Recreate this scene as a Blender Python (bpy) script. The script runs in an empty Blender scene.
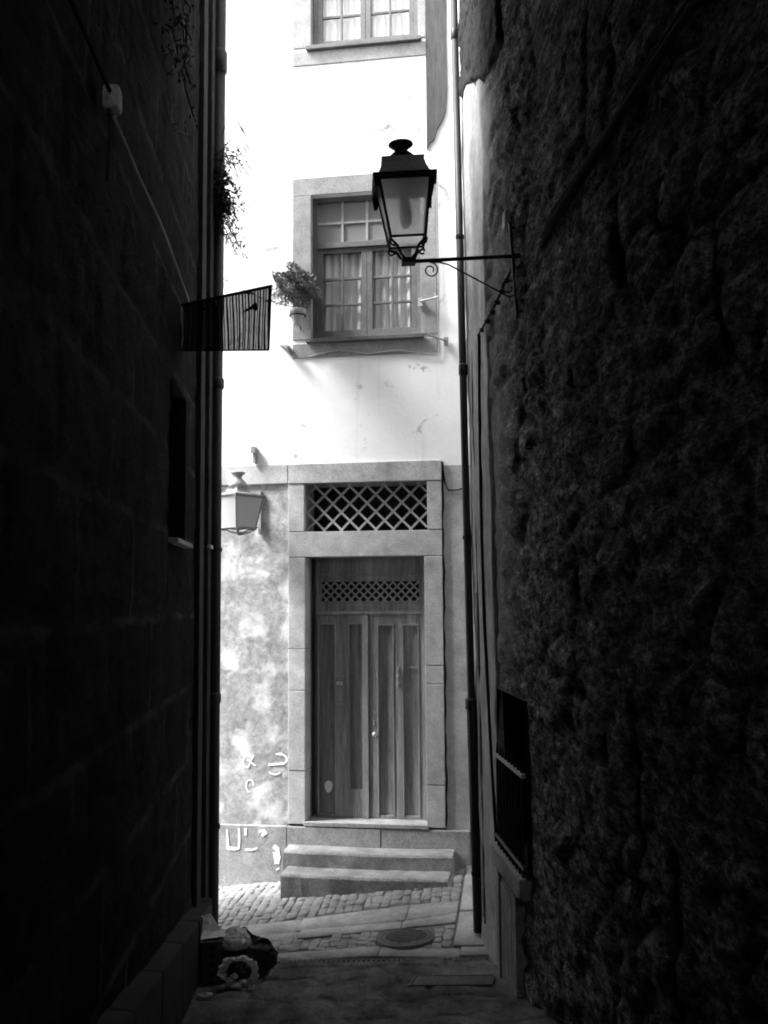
import bpy, bmesh, math, random
import numpy as np
from mathutils import Vector, Matrix

random.seed(7)
rng = np.random.default_rng(11)
SC = bpy.context.scene
COL = SC.collection
PI = math.pi
EYE = 2.85                                   # eye height above the low end of the street

# ------------------------------------------------------------------ materials
def new_mat(name):
    m = bpy.data.materials.new(name); m.use_nodes = True
    nt = m.node_tree; nt.nodes.clear()
    out = nt.nodes.new('ShaderNodeOutputMaterial')
    return m, nt, out

def N(nt, kind, **kw):
    n = nt.nodes.new(kind)
    for k, v in kw.items():
        if k in n.inputs: n.inputs[k].default_value = v
        else: setattr(n, k, v)
    return n

def grey(v): return (v, v, v, 1)

def ramp(nt, fac, stops):
    r = nt.nodes.new('ShaderNodeValToRGB')
    e = r.color_ramp.elements
    e[0].position, e[0].color = stops[0][0], grey(stops[0][1])
    e[1].position, e[1].color = stops[-1][0], grey(stops[-1][1])
    for p, c in stops[1:-1]:
        x = e.new(p); x.color = grey(c)
    nt.links.new(fac, r.inputs['Fac'])
    return r.outputs['Color']

def mult(nt, a, b, f=1.0):
    n = N(nt, 'ShaderNodeMix', data_type='RGBA', blend_type='MULTIPLY')
    n.inputs['Factor'].default_value = f
    nt.links.new(a, n.inputs['A']); nt.links.new(b, n.inputs['B'])
    return n.outputs['Result']

def mixc(nt, fac, a, b):
    n = N(nt, 'ShaderNodeMix', data_type='RGBA')
    nt.links.new(fac, n.inputs['Factor'])
    for k, v in (('A', a), ('B', b)):
        if isinstance(v, (int, float)): n.inputs[k].default_value = grey(v)
        else: nt.links.new(v, n.inputs[k])
    return n.outputs['Result']

def noise(nt, vec, scale, detail=6, rough=.6, distort=0.0):
    n = N(nt, 'ShaderNodeTexNoise')
    n.inputs['Scale'].default_value = scale; n.inputs['Detail'].default_value = detail
    n.inputs['Roughness'].default_value = rough; n.inputs['Distortion'].default_value = distort
    nt.links.new(vec, n.inputs['Vector'])
    return n.outputs['Fac']

def coords(nt, scale=(1, 1, 1)):
    tc = N(nt, 'ShaderNodeTexCoord')
    if scale == (1, 1, 1): return tc.outputs['Object']
    mp = N(nt, 'ShaderNodeMapping'); mp.inputs['Scale'].default_value = scale
    nt.links.new(tc.outputs['Object'], mp.inputs['Vector'])
    return mp.outputs['Vector']

def finish(nt, out, colour, rough=.85, bump_h=None, bump=.4, dist=.01, metal=0.0, spec=.3):
    b = N(nt, 'ShaderNodeBsdfPrincipled')
    b.inputs['Roughness'].default_value = rough; b.inputs['Metallic'].default_value = metal
    b.inputs['Specular IOR Level'].default_value = spec
    if isinstance(colour, (int, float)): b.inputs['Base Color'].default_value = grey(colour)
    else: nt.links.new(colour, b.inputs['Base Color'])
    if bump_h is not None:
        bp = N(nt, 'ShaderNodeBump'); bp.inputs['Strength'].default_value = bump
        bp.inputs['Distance'].default_value = dist
        nt.links.new(bump_h, bp.inputs['Height']); nt.links.new(bp.outputs['Normal'], b.inputs['Normal'])
    nt.links.new(b.outputs['BSDF'], out.inputs['Surface'])
    return b

def rough_mat(name, lo, hi, scale=6, big=.9, stain=.55, rough=.88, bump=.5, dist=.012, bscale=40, stretch=(1, 1, 1), metal=0.0, spec=.3):
    """mottled mineral / wood / metal surface with broad stains and a fine relief"""
    m, nt, out = new_mat(name)
    v = coords(nt, stretch)
    c = ramp(nt, noise(nt, v, scale, 8, .65, .3), [(.28, lo), (.72, hi)])
    s = ramp(nt, noise(nt, v, big, 4, .6, .5), [(.3, stain), (.62, 1.0)])
    f = ramp(nt, noise(nt, v, bscale, 6, .75), [(.30, .60), (.66, 1.14)])
    c = mult(nt, mult(nt, c, s), f)
    finish(nt, out, c, rough, noise(nt, v, bscale, 8, .7), bump, dist, metal, spec)
    return m

MAT = {}
def upper_plaster():
    m, nt, out = new_mat('white_limewash')
    v = coords(nt)
    c = ramp(nt, noise(nt, v, 1.3, 6, .6, .4), [(.3, .76), (.6, .84)])
    # weathered grey scabs and long drips
    scab = ramp(nt, noise(nt, v, 3.1, 9, .68, .6), [(.60, 1.0), (.66, .5), (.8, .36)])
    drip = ramp(nt, noise(nt, coords(nt, (5, 5, .35)), 1.2, 6, .6), [(.56, 1.0), (.72, .84)])
    c = mult(nt, mult(nt, c, scab), drip)
    finish(nt, out, c, .9, noise(nt, v, 22, 8, .65), .35, .01)
    return m
def peeling_plaster():
    m, nt, out = new_mat('peeling_plaster')
    v = coords(nt)
    base = ramp(nt, noise(nt, v, 2.6, 8, .6, .2), [(.3, .22), (.5, .33), (.68, .46)])
    base = mult(nt, base, ramp(nt, noise(nt, v, 19, 9, .78), [(.36, .55), (.62, 1.16)]))
    lime = ramp(nt, noise(nt, v, 3.3, 9, .56, .15), [(.50, 0), (.60, .5), (.73, 1)])
    c = mixc(nt, lime, base, .74)
    dark = ramp(nt, noise(nt, coords(nt, (1, 1, .8)), 5.2, 9, .62, .3), [(.55, 1), (.66, .74)])
    c = mult(nt, c, dark)
    finish(nt, out, c, .92, noise(nt, v, 9, 10, .7, .5), .5, .02)
    return m
def ashlar():
    m, nt, out = new_mat('sooty_ashlar')
    v = coords(nt)
    va = coords(nt, (1, .4, 1))
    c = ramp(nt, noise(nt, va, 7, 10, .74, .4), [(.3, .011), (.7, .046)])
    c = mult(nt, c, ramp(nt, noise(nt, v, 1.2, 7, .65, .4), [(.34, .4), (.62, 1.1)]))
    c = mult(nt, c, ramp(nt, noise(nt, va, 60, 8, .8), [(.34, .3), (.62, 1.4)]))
    sep = N(nt, 'ShaderNodeSeparateXYZ'); nt.links.new(v, sep.inputs[0])
    com = N(nt, 'ShaderNodeCombineXYZ')
    wob = N(nt, 'ShaderNodeMath', operation='MULTIPLY_ADD')
    nt.links.new(noise(nt, v, 3.0, 5), wob.inputs[0]); wob.inputs[1].default_value = .11
    nt.links.new(sep.outputs['Z'], wob.inputs[2])
    nt.links.new(sep.outputs['Y'], com.inputs[0]); nt.links.new(wob.outputs[0], com.inputs[1])
    br = N(nt, 'ShaderNodeTexBrick'); br.offset = .5
    br.inputs['Scale'].default_value = 1; br.inputs['Brick Width'].default_value = 1.25
    br.inputs['Row Height'].default_value = .56; br.inputs['Mortar Size'].default_value = .034
    br.inputs['Mortar Smooth'].default_value = .7
    nt.links.new(com.outputs[0], br.inputs['Vector'])
    gap = N(nt, 'ShaderNodeMath', operation='MULTIPLY')
    nt.links.new(br.outputs['Fac'], gap.inputs[0])
    nt.links.new(ramp(nt, noise(nt, v, 1.7, 5, .6), [(.42, .0), (.62, 1)]), gap.inputs[1])
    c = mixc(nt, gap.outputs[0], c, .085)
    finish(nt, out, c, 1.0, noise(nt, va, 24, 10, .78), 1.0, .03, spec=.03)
    return m
def rubble_wall():
    m, nt, out = new_mat('rubble_render')
    v = coords(nt)
    vs_ = coords(nt, (1, .42, 1))                      # rubble lies in long low courses
    c = ramp(nt, noise(nt, vs_, 9, 10, .72, .3), [(.34, .07), (.50, .22), (.66, .48)])
    c = mult(nt, c, ramp(nt, noise(nt, v, 1.1, 5, .6, .5), [(.3, .6), (.62, 1.0)]))
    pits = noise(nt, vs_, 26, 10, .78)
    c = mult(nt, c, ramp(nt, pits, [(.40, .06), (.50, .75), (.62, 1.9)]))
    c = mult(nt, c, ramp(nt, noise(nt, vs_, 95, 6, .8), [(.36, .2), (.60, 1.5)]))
    # paler plaster by the corner above the window; its fade paints in light falloff
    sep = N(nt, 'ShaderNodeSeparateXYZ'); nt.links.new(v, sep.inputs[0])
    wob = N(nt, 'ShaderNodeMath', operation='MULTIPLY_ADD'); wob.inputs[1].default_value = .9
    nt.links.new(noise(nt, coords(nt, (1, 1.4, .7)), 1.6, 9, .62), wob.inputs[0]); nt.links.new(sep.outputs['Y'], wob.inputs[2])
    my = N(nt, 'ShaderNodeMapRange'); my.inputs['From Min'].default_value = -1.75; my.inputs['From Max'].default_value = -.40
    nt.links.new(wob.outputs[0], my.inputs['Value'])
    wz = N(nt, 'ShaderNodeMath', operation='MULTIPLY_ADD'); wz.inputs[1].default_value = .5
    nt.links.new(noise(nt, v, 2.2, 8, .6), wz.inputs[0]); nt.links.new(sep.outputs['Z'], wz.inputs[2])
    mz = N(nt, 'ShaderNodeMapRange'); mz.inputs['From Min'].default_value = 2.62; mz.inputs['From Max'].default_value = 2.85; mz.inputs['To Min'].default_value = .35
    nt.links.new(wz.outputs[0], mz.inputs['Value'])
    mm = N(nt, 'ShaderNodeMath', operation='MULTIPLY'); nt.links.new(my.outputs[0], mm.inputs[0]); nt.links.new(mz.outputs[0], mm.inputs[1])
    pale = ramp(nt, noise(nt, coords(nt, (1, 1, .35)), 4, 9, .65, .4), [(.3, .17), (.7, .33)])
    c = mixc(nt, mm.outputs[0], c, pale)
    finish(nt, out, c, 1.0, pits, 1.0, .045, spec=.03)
    return m
def cloth_mat():
    m, nt, out = new_mat('striped_cloth')
    v = coords(nt)
    w = N(nt, 'ShaderNodeTexWave', wave_type='BANDS', bands_direction='X')
    w.inputs['Scale'].default_value = 13.0; w.inputs['Distortion'].default_value = .4
    w.inputs['Detail'].default_value = 1
    nt.links.new(v, w.inputs['Vector'])
    c = ramp(nt, w.outputs['Fac'], [(.38, 0), (.6, .17)])
    c = mult(nt, c, ramp(nt, noise(nt, v, 14, 5), [(.3, .6), (.7, 1.0)]))
    d = N(nt, 'ShaderNodeBsdfDiffuse', Color=grey(.02)); t = N(nt, 'ShaderNodeBsdfTransparent')
    mx = N(nt, 'ShaderNodeMixShader'); nt.links.new(c, mx.inputs[0])
    nt.links.new(d.outputs[0], mx.inputs[1]); nt.links.new(t.outputs[0], mx.inputs[2])
    nt.links.new(mx.outputs[0], out.inputs['Surface'])
    return m
def thin_mat(name, col, trans=.5, clear=0.0):
    m, nt, out = new_mat(name)
    d = N(nt, 'ShaderNodeBsdfDiffuse', Color=grey(col)); t = N(nt, 'ShaderNodeBsdfTranslucent', Color=grey(col))
    mx = N(nt, 'ShaderNodeMixShader'); mx.inputs[0].default_value = trans
    nt.links.new(d.outputs[0], mx.inputs[1]); nt.links.new(t.outputs[0], mx.inputs[2])
    last = mx.outputs[0]
    if clear:
        tr = N(nt, 'ShaderNodeBsdfTransparent'); m2 = N(nt, 'ShaderNodeMixShader'); m2.inputs[0].default_value = clear
        nt.links.new(last, m2.inputs[1]); nt.links.new(tr.outputs[0], m2.inputs[2]); last = m2.outputs[0]
    nt.links.new(last, out.inputs['Surface'])
    return m
def pane_mat(name='window_glass', reflect_grey=.06):
    m, nt, out = new_mat(name)
    tr = N(nt, 'ShaderNodeBsdfTransparent', Color=grey(.92))
    df = N(nt, 'ShaderNodeBsdfDiffuse', Color=grey(.55))
    gl = N(nt, 'ShaderNodeBsdfGlossy'); gl.inputs['Roughness'].default_value = .04; gl.inputs['Color'].default_value = grey(.9)
    a = N(nt, 'ShaderNodeMixShader'); a.inputs[0].default_value = reflect_grey  # grey diffuse share painting in the reflection of the walls opposite
    nt.links.new(tr.outputs[0], a.inputs[1]); nt.links.new(df.outputs[0], a.inputs[2])
    b = N(nt, 'ShaderNodeMixShader'); b.inputs[0].default_value = .07
    nt.links.new(a.outputs[0], b.inputs[1]); nt.links.new(gl.outputs[0], b.inputs[2])
    nt.links.new(b.outputs[0], out.inputs['Surface'])
    return m
def plain(name, v, rough=.7, metal=0.0, spec=.4):
    m, nt, out = new_mat(name); finish(nt, out, v, rough, None, metal=metal, spec=spec); return m

MAT['limewash'] = upper_plaster()
MAT['peeling'] = peeling_plaster()
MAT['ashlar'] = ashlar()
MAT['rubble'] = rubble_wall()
MAT['dark_render'] = rough_mat('dark_render', .015, .045, 7, 1.1, .5, .95, .9, .02, 34)
MAT['masonry'] = rough_mat('bare_masonry', .008, .036, 6, 1.5, .5, .95, 1.0, .03, 20)
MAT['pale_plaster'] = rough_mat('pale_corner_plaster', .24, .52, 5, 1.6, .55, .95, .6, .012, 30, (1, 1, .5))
MAT['granite'] = rough_mat('dressed_granite', .38, .62, 7, 1.6, .66, .85, .6, .008, 70)
MAT['granite_dark'] = rough_mat('stained_granite', .24, .42, 7, 1.6, .6, .9, .55, .012, 45)
MAT['surround_stone'] = rough_mat('window_surround_stone', .24, .38, 7, 1.6, .75, .85, .5, .008, 60)
MAT['streaked_render'] = rough_mat('streaked_bare_render', .05, .11, 7, 1.6, .75, .9, .6, .01, 30, (6, 6, .5))
MAT['step_stone'] = rough_mat('worn_step_stone', .17, .38, 6, 2.0, .55, .82, .7, .01, 50)
MAT['cobble'] = rough_mat('cobble_granite', .16, .40, 5, 1.2, .7, .75, .5, .008, 60)
MAT['grout'] = rough_mat('cobble_sand', .10, .2, 12, 2, .7, .95, .6, .01, 60)
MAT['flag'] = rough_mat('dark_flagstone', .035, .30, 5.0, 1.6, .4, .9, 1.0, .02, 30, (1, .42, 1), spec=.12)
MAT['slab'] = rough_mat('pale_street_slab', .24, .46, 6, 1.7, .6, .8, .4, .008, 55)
MAT['old_limewash'] = rough_mat('old_limewash', .40, .60, 9, 3, .8, .9, .4, .004, 40)
MAT['street_face'] = rough_mat('street_side_plaster', .45, .62, 3, .8, .8, .9, .3, .01, 30)
MAT['door_wood'] = rough_mat('old_door_wood', .18, .44, 4, 1.0, .6, .66, .5, .006, 26, (9, 9, .6))
MAT['door_trim'] = rough_mat('old_door_trim', .26, .40, 6, 1.4, .7, .6, .3, .005, 30, (6, 6, .8))
MAT['window_wood'] = rough_mat('grey_window_paint', .10, .16, 6, 1.5, .8, .6, .25, .004, 40)
MAT['lattice'] = rough_mat('lattice_paint', .36, .48, 9, 2, .75, .7, .3, .004, 50)
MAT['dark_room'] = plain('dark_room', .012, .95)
MAT['iron'] = rough_mat('black_iron', .012, .03, 12, 3, .6, .7, .3, .003, 60, metal=.3)
MAT['roof_iron'] = rough_mat('lamp_roof_metal', .62, .74, 9, 2, .7, .6, .25, .003, 50)
MAT['pipe'] = rough_mat('dark_pipe_paint', .018, .04, 8, 2, .6, .5, .3, .004, 40)
MAT['conduit'] = rough_mat('pale_conduit', .42, .6, 9, 2, .7, .6, .2, .003, 40)
MAT['cable'] = plain('black_cable', .010, .95, spec=.1)
MAT['pale_metal'] = rough_mat('pale_lamp_metal', .28, .42, 9, 2, .75, .5, .2, .003, 40)
MAT['lamp_glass'] = thin_mat('frosted_lamp_glass', .97, .92, .69)
MAT['milk_glass'] = thin_mat('milky_lamp_glass', .66, .35)
MAT['bulb'] = plain('grey_bulb', .06, .4)
MAT['glass'] = pane_mat()
MAT['reflect_grey_glass'] = pane_mat('reflect_grey_window_glass', .42)
MAT['curtain'] = thin_mat('net_curtain', .78, .12)
MAT['cloth'] = cloth_mat()
MAT['leaf'] = rough_mat('dry_leaf', .16, .30, 9, 3, .7, .8, .2, .002, 40)
MAT['dark_leaf'] = rough_mat('dark_leaf', .03, .07, 9, 3, .7, .8, .2, .002, 40)
MAT['clay'] = rough_mat('pale_clay', .38, .52, 9, 3, .75, .8, .3, .003, 40)
MAT['white_paint'] = rough_mat('white_paint', .66, .84, 11, 4, .8, .8, .2, .002, 60)
MAT['graffiti_white'] = rough_mat('graffiti_white', .80, .92, 11, 4, .9, .8, .1, .001, 60)
MAT['plastic'] = rough_mat('grey_plastic', .05, .08, 9, 3, .8, .5, .2, .002, 40)
MAT['white_bag'] = rough_mat('white_sack', .55, .75, 8, 3, .75, .6, .6, .012, 18)
MAT['black_bag'] = rough_mat('black_bag', .015, .03, 8, 3, .75, .38, .7, .015, 16)
MAT['clear_bag'] = thin_mat('clear_bag', .62, .3, .10)
MAT['paper'] = rough_mat('crumpled_paper', .55, .8, 8, 3, .7, .85, .4, .004, 30)
MAT['manhole'] = rough_mat('cast_iron_cover', .07, .14, 18, 3, .75, .6, .5, .004, 60)
MAT['brass'] = plain('worn_brass', .6, .35, .7)
MAT['slate'] = rough_mat('roof_slate', .10, .2, 8, 2, .7, .8, .4, .01, 30)
MAT['ground'] = rough_mat('bare_ground', .14, .24, 3, .5, .7, .95, .4, .01, 20)

# ------------------------------------------------------------------ mesh helpers
class MB:
    def __init__(s): s.v = []; s.f = []
    def add(s, vs, fs):
        o = len(s.v); s.v += [tuple(p) for p in vs]; s.f += [tuple(i + o for i in f) for f in fs]; return s
    def box(s, x0, x1, y0, y1, z0, z1):
        return s.add([(x0, y0, z0), (x1, y0, z0), (x1, y1, z0), (x0, y1, z0), (x0, y0, z1), (x1, y0, z1), (x1, y1, z1), (x0, y1, z1)],
                     [(0, 3, 2, 1), (4, 5, 6, 7), (0, 1, 5, 4), (1, 2, 6, 5), (2, 3, 7, 6), (3, 0, 4, 7)])
    def prism(s, poly, z0, z1):
        n = len(poly)
        z0s = z0 if isinstance(z0, (list, tuple)) else [z0] * n
        z1s = z1 if isinstance(z1, (list, tuple)) else [z1] * n
        vs = [(p[0], p[1], z0s[i]) for i, p in enumerate(poly)] + [(p[0], p[1], z1s[i]) for i, p in enumerate(poly)]
        return s.add(vs, [tuple(range(n))[::-1], tuple(range(n, 2 * n))] + [(i, (i + 1) % n, (i + 1) % n + n, i + n) for i in range(n)])
    def plate(s, poly, y0, y1):
        """outline given in (x, z), thickness along y"""
        n = len(poly)
        vs = [(p[0], y0, p[1]) for p in poly] + [(p[0], y1, p[1]) for p in poly]
        return s.add(vs, [tuple(range(n)), tuple(range(n, 2 * n))[::-1]] + [(i, i + n, (i + 1) % n + n, (i + 1) % n) for i in range(n)])
    def tube(s, pts, r, seg=8, caps=True):
        pts = [Vector(p) for p in pts]; n = len(pts)
        rs = r if isinstance(r, (list, tuple)) else [r] * n
        ref = Vector((0, 0, 1)); rings = []
        for i, p in enumerate(pts):
            d = (pts[min(i + 1, n - 1)] - pts[max(i - 1, 0)]).normalized()
            a = d.cross(ref if abs(d.z) < .95 else Vector((0, 1, 0))).normalized(); b = d.cross(a)
            rings.append([p + (a * math.cos(k * 2 * PI / seg) + b * math.sin(k * 2 * PI / seg)) * rs[i] for k in range(seg)])
        fs = []
        for i in range(n - 1):
            for k in range(seg):
                fs.append((i * seg + k, i * seg + (k + 1) % seg, (i + 1) * seg + (k + 1) % seg, (i + 1) * seg + k))
        if caps: fs += [tuple(range(seg))[::-1], tuple((n - 1) * seg + k for k in range(seg))]
        return s.add([q for R in rings for q in R], fs)
    def lathe(s, prof, c=(0, 0, 0), seg=20):
        vs = []; n = len(prof)
        for r, z in prof:
            for k in range(seg):
                a = 2 * PI * k / seg; vs.append((c[0] + r * math.cos(a), c[1] + r * math.sin(a), c[2] + z))
        fs = [(i * seg + k, i * seg + (k + 1) % seg, (i + 1) * seg + (k + 1) % seg, (i + 1) * seg + k) for i in range(n - 1) for k in range(seg)]
        fs += [tuple(range(seg))[::-1], tuple((n - 1) * seg + k for k in range(seg))]
        return s.add(vs, fs)
    def loft_square(s, prof, c=(0, 0, 0), caps=True):
        vs = []
        for h, z in prof: vs += [(c[0] - h, c[1] - h, c[2] + z), (c[0] + h, c[1] - h, c[2] + z), (c[0] + h, c[1] + h, c[2] + z), (c[0] - h, c[1] + h, c[2] + z)]
        n = len(prof)
        fs = [(i * 4 + k, i * 4 + (k + 1) % 4, (i + 1) * 4 + (k + 1) % 4, (i + 1) * 4 + k) for i in range(n - 1) for k in range(4)]
        if caps: fs += [(3, 2, 1, 0), tuple((n - 1) * 4 + k for k in range(4))]
        return s.add(vs, fs)
    def bar(s, a, b, w, t):
        """flat bar in the x-z plane from a to b (x, y, z), w wide in-plane, t thick along y"""
        a = Vector(a); b = Vector(b); d = (b - a).normalized(); q = Vector((d.z, 0, -d.x)) * (w / 2); y = Vector((0, t / 2, 0))
        vs = [a - q - y, b - q - y, b + q - y, a + q - y, a - q + y, b - q + y, b + q + y, a + q + y]
        return s.add(vs, [(0, 1, 2, 3), (7, 6, 5, 4), (0, 4, 5, 1), (1, 5, 6, 2), (2, 6, 7, 3), (3, 7, 4, 0)])

def obj(name, mb, mat, parent=None, bevel=0.0, smooth=False, segs=2, loc=None, rotz=0.0):
    me = bpy.data.meshes.new(name)
    me.from_pydata(mb.v, [], mb.f); me.update()
    if bevel or smooth is not None:
        bm = bmesh.new(); bm.from_mesh(me)
        bmesh.ops.recalc_face_normals(bm, faces=bm.faces)
        if bevel:
            es = [e for e in bm.edges if len(e.link_faces) == 2 and e.calc_face_angle(0) > .5]
            bmesh.ops.bevel(bm, geom=es, offset=bevel, segments=segs, affect='EDGES', profile=.6, clamp_overlap=True)
        bm.to_mesh(me); bm.free()
    if smooth:
        for p in me.polygons: p.use_smooth = True
    me.materials.append(MAT[mat])
    o = bpy.data.objects.new(name, me); COL.objects.link(o)
    if parent is not None: o.parent = parent
    if loc: o.location = loc
    if rotz: o.rotation_euler.z = rotz
    return o

def tag(o, label, cat, group=None):
    o['label'] = label; o['category'] = cat
    if group: o['group'] = group
    return o
def thing(name, label, cat, loc=(0, 0, 0), rotz=0.0, group=None):
    o = bpy.data.objects.new(name, None); COL.objects.link(o)
    o.empty_display_size = .2; o.location = loc; o.rotation_euler.z = rotz
    return tag(o, label, cat, group)
def structure(o): o['kind'] = 'structure'; return o

def fbm(x, y, octaves=5, seed=0, gain=.55):
    """value noise on numpy arrays, about -0.5 .. 0.5"""
    r = np.random.default_rng(seed); out = np.zeros_like(x); amp = 1.0; tot = 0
    for k in range(octaves):
        tab = r.random((256, 256)); f = 2 ** k
        X = x * f + 37.1 * k; Y = y * f + 11.7 * k
        xi = np.floor(X).astype(int); yi = np.floor(Y).astype(int); fx = X - xi; fy = Y - yi
        fx = fx * fx * (3 - 2 * fx); fy = fy * fy * (3 - 2 * fy)
        g = lambda a, b: tab[a % 256, b % 256]
        v = (g(xi, yi) * (1 - fx) + g(xi + 1, yi) * fx) * (1 - fy) + (g(xi, yi + 1) * (1 - fx) + g(xi + 1, yi + 1) * fx) * fy
        out += (v - .5) * amp; tot += amp; amp *= gain
    return out / tot * 1.6
def voronoi(x, y, seed=0, jitter=.85):
    """distance to nearest and second nearest jittered cell centre, and a random value per cell"""
    r = np.random.default_rng(seed); jx = r.random((128, 128)); jy = r.random((128, 128)); val = r.random((128, 128))
    xi = np.floor(x).astype(int); yi = np.floor(y).astype(int)
    f1 = np.full(x.shape, 9.0); f2 = np.full(x.shape, 9.0); cv = np.zeros_like(x)
    for dx in (-1, 0, 1):
        for dy in (-1, 0, 1):
            cx = xi + dx; cy = yi + dy
            px = cx + .5 + (jx[cx % 128, cy % 128] - .5) * jitter; py = cy + .5 + (jy[cx % 128, cy % 128] - .5) * jitter
            d = np.hypot(px - x, py - y); near = d < f1
            f2 = np.where(near, f1, np.minimum(f2, d)); cv = np.where(near, val[cx % 128, cy % 128], cv); f1 = np.where(near, d, f1)
    return f1, f2, cv
def sstep(a, b, x):
    t = np.clip((x - a) / (b - a), 0, 1); return t * t * (3 - 2 * t)

def sheet(name, A, Bz, P, mat, parent=None, holes=()):
    """grid mesh from 2-D arrays of points P[i, j] = (x, y, z) over axes A (rows) and Bz (columns); cells inside holes are skipped"""
    n, m = len(A), len(Bz)
    me = bpy.data.meshes.new(name)
    idx = np.arange(n * m).reshape(n, m)
    q = np.stack([idx[:-1, :-1], idx[1:, :-1], idx[1:, 1:], idx[:-1, 1:]], -1)
    ca = (A[:-1] + A[1:]) / 2; cb = (Bz[:-1] + Bz[1:]) / 2
    keep = np.ones((n - 1, m - 1), bool)
    for a0, a1, b0, b1 in holes:
        keep &= ~(((ca > a0) & (ca < a1))[:, None] & ((cb > b0) & (cb < b1))[None, :])
    q = q[keep]
    me.from_pydata(P.reshape(-1, 3).tolist(), [], q.tolist()); me.update()
    for p in me.polygons: p.use_smooth = True
    me.materials.append(MAT[mat])
    o = bpy.data.objects.new(name, me); COL.objects.link(o)
    if parent is not None: o.parent = parent
    return o
def axis(*segs):
    out = []
    for a, b, st in segs:
        n = max(1, round((b - a) / st)); out += list(np.linspace(a, b, n + 1)[:-1])
    out.append(segs[-1][1]); return np.array(out)

# ------------------------------------------------------------------ the street frame
PHI = math.radians(13.1)
T = Vector((math.cos(PHI), -math.sin(PHI), 0))        # along the street, to the right
ND = Vector((-math.sin(PHI), -math.cos(PHI), 0))      # out of the townhouse front, towards the alley
P0 = Vector((.598, 10.022, 0))
def W(u, o, z=0.0): return P0 + T * u + ND * o + Vector((0, 0, z))
def G(u, o):
    """street level: climbs to the right, flattens at the alley mouth, then the alley climbs towards the viewer"""
    uc = min(max(u, -4), 5); k = min(max(o, 0), 1.86) / 2 - .17 * math.exp(-((o - .5) / .3) ** 2)
    z = (.187 + .11 * uc) * (1 - k) + (-.02 + .06 * uc) * k
    if o > 1.86: z += .15 * (o - 1.86)
    return z

# ================================================================== SETTING
o = obj('ground', MB().add([(-600, -600, -1.0), (600, -600, -1.0), (600, 600, -1.0), (-600, 600, -1.0)], [(0, 1, 2, 3)]), 'ground'); structure(o)

def surface_sheet(name, us, os_, dz, mat):
    P = np.array([[tuple(W(u, q, G(u, q) + dz)) for q in os_] for u in us])
    s = sheet(name, np.array(us), np.array(os_), P, mat)
    return structure(s)
surface_sheet('street_bed', np.linspace(-10, 11, 60), np.linspace(-.2, 1.9, 12), -.016, 'grout')
surface_sheet('alley_bed', np.linspace(-2.2, 4.2, 16), np.linspace(1.9, 18, 60), -.035, 'grout')

def inside(p, poly):
    x, y = p; c = False
    for i in range(len(poly)):
        x1, y1 = poly[i]; x2, y2 = poly[i - 1]
        if (y1 > y) != (y2 > y) and x < (x2 - x1) * (y - y1) / (y2 - y1) + x1: c = not c
    return c

# pale slab band running across the street, two rows of slabs
STRIP_UP = [(-1.9, 1.28), (-.757, 1.063), (.187, .87), (.93, .80)]
STRIP_MID = [(-1.9, 1.50), (-.603, 1.27), (.338, 1.16), (.93, 1.03)]
STRIP_LO = [(-1.9, 1.66), (-.71, 1.475), (.257, 1.30), (.93, 1.205)]
def at(line, u):
    for (a, b), (c, d) in zip(line, line[1:]):
        if u <= c or (c, d) == line[-1]:
            return b + (d - b) * (u - a) / (c - a)
APRON = [(.93, .3), (1.9, .3), (1.9, 1.70), (.95, 1.70)]
MAN_U, MAN_O, MAN_R = .535, 1.44, .235
def strip_zone(u, o): return u < .93 and at(STRIP_UP, u) - .02 < o < at(STRIP_LO, u) + .02

def stone_block(mb, corners, dz=0.0, crown=.008, rim=.012, gap=.006, drop=.05):
    """one paving stone: corners in street (u, o), softened edges and a slightly domed top"""
    cu = sum(c[0] for c in corners) / len(corners); co = sum(c[1] for c in corners) / len(corners)
    base = len(mb.v); n = len(corners)
    tilt = (random.uniform(-.05, .05), random.uniform(-.05, .05))
    def ring(sh, z):
        for u, q in corners:
            d = max(math.hypot(u - cu, q - co), 1e-4); k = 1 - sh / d
            uu = cu + (u - cu) * k; qq = co + (q - co) * k
            mb.v.append(tuple(W(uu, qq, G(uu, qq) + dz + z + (uu - cu) * tilt[0] + (qq - co) * tilt[1])))
    ring(gap, -drop); ring(gap, -crown - rim * .9); ring(gap + rim * .5, -crown - rim * .25); ring(gap + rim * 1.5, -crown * .4)
    mb.v.append(tuple(W(cu, co, G(cu, co) + dz)))
    for r in range(3):
        for k in range(n):
            mb.f.append((base + r * n + k, base + r * n + (k + 1) % n, base + (r + 1) * n + (k + 1) % n, base + (r + 1) * n + k))
    for k in range(n): mb.f.append((base + 3 * n + k, base + 3 * n + (k + 1) % n, base + 4 * n))

cob = MB()
u = -4.2
while u < 3.4:
    w = random.uniform(.068, .100)
    q = random.uniform(-.12, -.02)
    while q < 1.66:
        l = random.uniform(.06, .13)
        cu, co = u + w / 2, q + l / 2
        bad = strip_zone(cu, co) or inside((cu, co), APRON) or math.hypot((cu - MAN_U), (co - MAN_O)) < MAN_R + .015 or co > 1.64
        if not bad:
            j = lambda: random.uniform(-.010, .010)
            stone_block(cob, [(u + j(), q + j()), (u + w + j(), q + j()), (u + w + j(), q + l + j()), (u + j(), q + l + j())], random.uniform(-.006, .005), .003, .008, .002)
        q += l
    u += w
structure(obj('street_cobbles', cob, 'cobble', smooth=True))

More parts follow.
